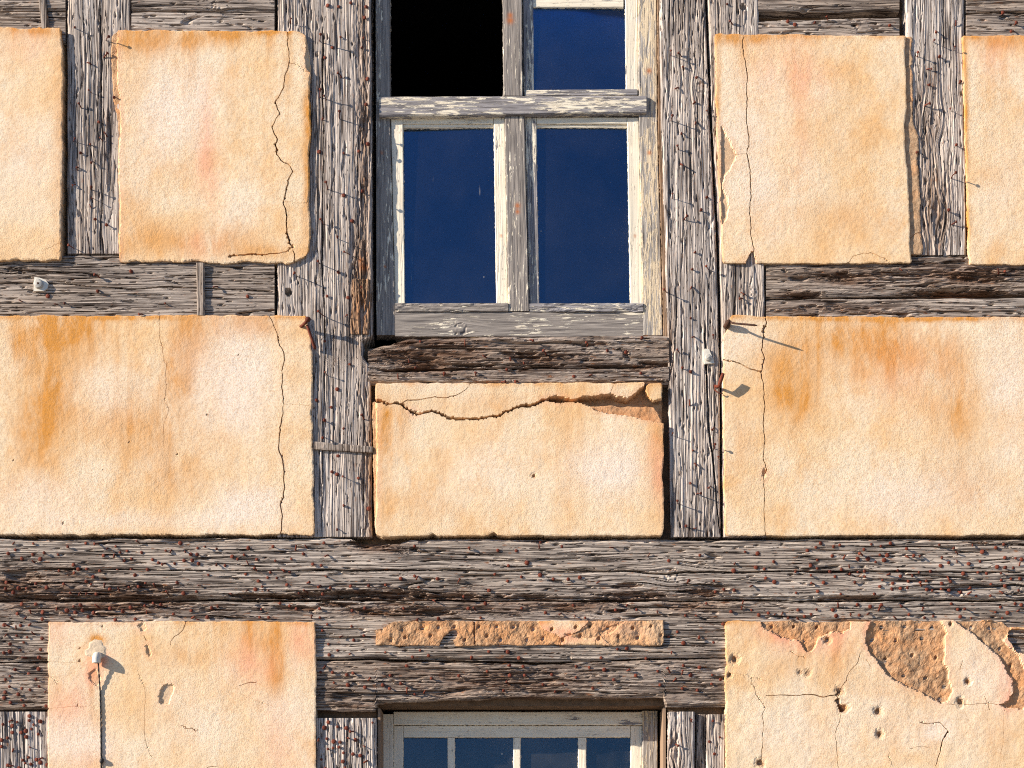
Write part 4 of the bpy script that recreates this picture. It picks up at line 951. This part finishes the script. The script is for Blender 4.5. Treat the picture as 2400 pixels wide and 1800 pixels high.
nr = random.Random(99)
def nail_matrix(key, px, py):
    yf = TB[key]['_yf']
    loc = Vector((float(fx(px, yf)), yf + 0.0015, float(fz(py, yf))))
    rot = Euler((nr.gauss(0, 0.16), nr.uniform(-3.1, 3.1), nr.gauss(0, 0.16)), 'XYZ').to_matrix().to_4x4()
    tiltm = Euler((nr.gauss(0, 0.15), 0, nr.gauss(0, 0.18)), 'XYZ').to_matrix().to_4x4()
    spin = Matrix.Rotation(nr.uniform(-3.1, 3.1), 4, 'Y')
    s = nr.uniform(0.75, 1.25)
    return Matrix.Translation(loc) @ tiltm @ spin @ Matrix.Scale(s, 4)
order = sorted(range(len(ITEMS)), key=lambda i: {'long': 0, 'mid': 1, 'stub': 2, 'head': 3}[ITEMS[i][1]])
solo = set([i for i in order if 0 <= ITEMS[i][2] <= 2400 and ITEMS[i][3] <= 1800][:298])
rV, rF = [], []
for i, (key, kind, px, py) in enumerate(ITEMS):
    M = nail_matrix(key, px, py)
    me = nr.choice(NAILS[kind])
    if i in solo:
        o = bpy.data.objects.new('nail', me)
        COL.objects.link(o)
        o.parent = TB[key]
        o.matrix_basis = M
    else:
        b = len(rV)
        rV += [M @ v.co for v in me.vertices]
        rF += [tuple(b + k for k in p.vertices) for p in me.polygons]
no = link('nails', pydata('nails', rV, rF, RUST, True), house)
no['kind'] = 'stuff'

# ------------------------------------------------------------------ things fixed to the front
def thing(name, label, cat, loc, group=None):
    e = bpy.data.objects.new(name, None)
    COL.objects.link(e)
    e.location = loc
    return tag(e, label, cat, group)

# loose laths
def lath(label, c4, yf, th=0.010):
    """c4: four corners in facade units, top-left, top-right, bottom-right, bottom-left"""
    V, F = [], []
    n = 14
    (a, b, c, d) = c4
    lh = random.Random(len(label))
    for i in range(n + 1):
        t = i / n
        l = (a[0] + (d[0] - a[0]) * t, a[1] + (d[1] - a[1]) * t); r = (b[0] + (c[0] - b[0]) * t, b[1] + (c[1] - b[1]) * t)
        j = [lh.uniform(-0.7, 0.7) for _ in range(4)]
        for (q, yy, jj) in ((l, yf - th + 0.0015, j[0]), ((l[0] + (r[0] - l[0]) * 0.2, l[1] + (r[1] - l[1]) * 0.2), yf - th, 0), ((l[0] + (r[0] - l[0]) * 0.8, l[1] + (r[1] - l[1]) * 0.8), yf - th, 0), (r, yf - th + 0.0015, j[1]), (r, yf, j[1]), (l, yf, j[0])):
            V.append((float(fx(q[0] + jj, yf)), yy + lh.uniform(-0.0006, 0.0006), float(fz(q[1], yf))))
    for i in range(n):
        for k in range(6):
            k2 = (k + 1) % 6
            F.append((i * 6 + k, i * 6 + k2, (i + 1) * 6 + k2, (i + 1) * 6 + k))
    F.append((5, 4, 3, 2, 1, 0)); F.append(tuple(n * 6 + k for k in range(6)))
    me = pydata('wooden_lath', V, F, W_GREY)
    uvl = me.uv_layers.new(name='UVMap')
    vert = abs(d[1] - a[1]) > abs(b[0] - a[0])
    for lp in me.loops:
        v = me.vertices[lp.vertex_index].co
        uvl.data[lp.index].uv = (v.z, v.x) if vert else (v.x, v.z)
    o = link('wooden_lath', me)
    o['label'] = label; o['category'] = 'lath'
    return o
lath('narrow grey lath slanting down to the top edge of the left plaster panel', [(66, TOPY + 30), (84, TOPY + 30), (116, 70), (99, 72)], 0.002)
lath('short upright grey lath nailed across the left breast rail', [(461, 618), (480, 618), (481, 741), (463, 741)], -0.003)
# this one lies across: its long direction is horizontal
lath('thin grey lath lying level across the post beside the cracked panel', [(737, 1054), (737, 1036), (873, 1048), (873, 1062)], -0.003)

# cable clips
def clip(label, px, py, plate, r):
    y0 = -0.003
    e = thing('cable_clip', label, 'clip', (float(fx(px)), y0, float(fz(py))), 'white cable clips on the timbers')
    n = len(plate)
    pts = [((x - px) / 600, -(z - py) / 600) for x, z in plate]
    V = [(x, -0.006, z) for x, z in pts] + [(x, 0.004, z) for x, z in pts]
    F = [tuple(range(n))] + [(i, (i + 1) % n, n + (i + 1) % n, n + i) for i in range(n)]
    a = sum(pts[i][0] * pts[(i + 1) % n][1] - pts[(i + 1) % n][0] * pts[i][1] for i in range(n))
    if a < 0: F = [f[::-1] for f in F]
    pl = pydata('plate', V, F, WHITE_PLASTIC)
    o = bpy.data.objects.new('plate', pl); COL.objects.link(o); o.parent = e
    V, F = [], []
    tube([(0, -0.005, 0), (0, -0.014, 0), (0, -0.016, 0), (0, -0.0155, 0)], [r, r * 0.95, r * 0.78, r * 0.62], 18, V, F, False)
    o = bpy.data.objects.new('ring', pydata('ring', V, F, GREY_METAL, True)); COL.objects.link(o); o.parent = e
    V, F = [], []
    tube([(0, -0.006, 0), (0, -0.013, 0), (0, -0.0165, 0)], [r * 0.45, r * 0.42, r * 0.2], 12, V, F)
    o = bpy.data.objects.new('screw', pydata('screw', V, F, RUST_DARK if px < 1000 else GREY_METAL, True)); COL.objects.link(o); o.parent = e
clip('white rounded cable clip screwed to the left breast rail', 92, 668, [(82, 651), (95, 653), (108, 658), (115, 667), (112, 678), (104, 684), (80, 684)], 0.019)
clip('small pale square cable clip on the post beside the right plaster panel', 1659, 841, [(1651, 819), (1661, 820), (1667, 834), (1674, 853), (1651, 854), (1648, 838)], 0.0135)

# cable outlet: mortar collar, white gooseneck
ox, oz = float(fx(227, -0.03)), float(fz(1540, -0.03))
e = thing('cable_outlet', 'white plastic cable outlet sticking out of the lower left plaster panel', 'cable outlet', (ox, -0.013, oz))
R_OUT = 0.0165
cp = jag([(200, 1538), (197, 1525), (207, 1518), (208, 1506), (222, 1498), (238, 1500), (242, 1512), (250, 1520), (249, 1534), (238, 1543), (200, 1538)], 2, 2, 3)[:-1]
n = len(cp)
V = [(float(fx(x, -0.014)) - ox, -0.0005, float(fz(z, -0.014)) - oz) for x, z in cp]
cxm = sum(v[0] for v in V) / n; czm = sum(v[2] for v in V) / n
V += [(cxm + (v[0] - cxm) * 0.8, -0.0025, czm + (v[2] - czm) * 0.8) for v in V[:n]] + [(cxm, -0.003, czm)]
F = [(i, (i + 1) % n, n + (i + 1) % n, n + i) for i in range(n)] + [(n + i, n + (i + 1) % n, 2 * n) for i in range(n)]
MORT = plain('pale_mortar', (0.60, 0.48, 0.35), 0.95, 0.2, 60, 0.004)
o = bpy.data.objects.new('mortar_collar', pydata('mortar_collar', V, F, MORT)); COL.objects.link(o); o.parent = e
V, F = [], []
R = R_OUT
path = [(0, 0.02, 0.006), (0, -0.004, 0.006)]
rad = [R, R]
for k in range(7):
    a = math.pi / 2 * k / 6
    path.append((0, -0.006 - 0.018 * math.sin(a), 0.006 - 0.018 * (1 - math.cos(a)) + 0.0))
    rad.append(R)
path.append((0, -0.024, -0.024)); rad.append(R)
tube(path, rad, 20, V, F, False)
b = len(V)
tube([(0, -0.024, -0.024), (0, -0.024, -0.0235), (0, -0.024, -0.014)], [R, R * 0.82, R * 0.8], 20, V, F, False)
o = bpy.data.objects.new('spout', pydata('spout', V, F, WHITE_PLASTIC, True)); COL.objects.link(o); o.parent = e
# twisted black cable hanging from it
V, F = [], []
cl = []
for s in (0, math.pi):
    pts = []
    for i in range(150):
        t = i / 149
        z = 1555 + (BOTY - 40 - 1555) * t
        xx = 231 + 6 * sstep(0, 0.55, np.array(t)).item() + 1.2 * math.sin(t * 9)
        yy = -0.034 + 0.0165 * min(1, t * 9)
        a = i * 0.85 + s
        pts.append((float(fx(xx, -0.03)) + 0.0014 * math.cos(a), yy + 0.0014 * math.sin(a), float(fz(z, -0.03))))
    tube(pts, [0.0022] * len(pts), 6, V, F)
ce = link('hanging_cable', pydata('hanging_cable', V, F, BLACK_RUBBER, True))
tag(ce, 'thin twisted black cable hanging from the white outlet down the plaster', 'cable')
V, F = [], []
kx, kz = float(fx(237, -0.03)), float(fz(1783, -0.03))
tube([(kx, -0.019, kz + 0.011), (kx + 0.001, -0.021, kz + 0.006), (kx, -0.022, kz), (kx - 0.001, -0.021, kz - 0.006), (kx, -0.019, kz - 0.011)], [0.003, 0.0075, 0.0085, 0.007, 0.003], 10, V, F)
ko = bpy.data.objects.new('knot', pydata('knot', V, F, BLACK_RUBBER, True)); COL.objects.link(ko); ko.parent = ce

# large iron spikes
def spike(label, segs, mat=RUST):
    """segs: list of (part name, [(px,py,y)], [radius])"""
    p0 = segs[0][1][0]
    e = thing('iron_spike', label, 'spike', (float(fx(p0[0])), 0.0, float(fz(p0[1]))))
    for nm, pts, rd, mt in segs:
        V, F = [], []
        w = [(float(fx(a, y)) - e.location.x, y, float(fz(b, y)) - e.location.z) for a, b, y in pts]
        tube(w, rd, 8, V, F)
        o = bpy.data.objects.new(nm, pydata(nm, V, F, mt, True)); COL.objects.link(o); o.parent = e
spike('rusty spike with round head and bent strap at the corner of the long left panel', [
    ('shank', [(703, 767, -0.004), (709, 763, -0.022), (716, 756, -0.040), (720, 750, -0.055)], [0.006, 0.006, 0.0065, 0.007], RUST),
    ('head', [(720, 751, -0.052), (721, 749, -0.058), (722, 746, -0.064), (722, 744, -0.067)], [0.006, 0.0115, 0.0105, 0.004], RUST),
    ('strap', [(719, 762, -0.030), (724, 775, -0.026), (731, 795, -0.021), (737, 813, -0.018), (738, 818, -0.010)], [0.005, 0.0055, 0.0055, 0.006, 0.004], RUST)])
spike('black iron spike jutting over the corner of the right plaster panel', [
    ('root', [(1702, 765, 0.0), (1704, 762, -0.022), (1707, 755, -0.034), (1711, 752, -0.040)], [0.012, 0.013, 0.012, 0.007], RUST_DARK),
    ('shank', [(1708, 754, -0.034), (1722, 758, -0.050), (1745, 760, -0.066), (1768, 762, -0.080), (1775, 763, -0.084)], [0.0042, 0.0042, 0.0042, 0.0042, 0.0015], RUST_DARK)])
spike('rusty hooked spike driven into the post under the square clip', [
    ('shank', [(1676, 905, 0.0), (1681, 906, -0.020), (1686, 904, -0.040)], [0.006, 0.006, 0.006], RUST),
    ('hook', [(1685, 908, -0.036), (1688, 896, -0.042), (1692, 884, -0.046), (1695, 875, -0.048)], [0.007, 0.0075, 0.0075, 0.0065], RUST),
    ('wire', [(1674, 902, -0.004), (1676, 915, -0.018), (1684, 921, -0.024), (1694, 922, -0.020)], [0.0022, 0.0022, 0.0022, 0.0018], RUST)])

print('approx tris', TRI[0], 'nails', len(ITEMS))
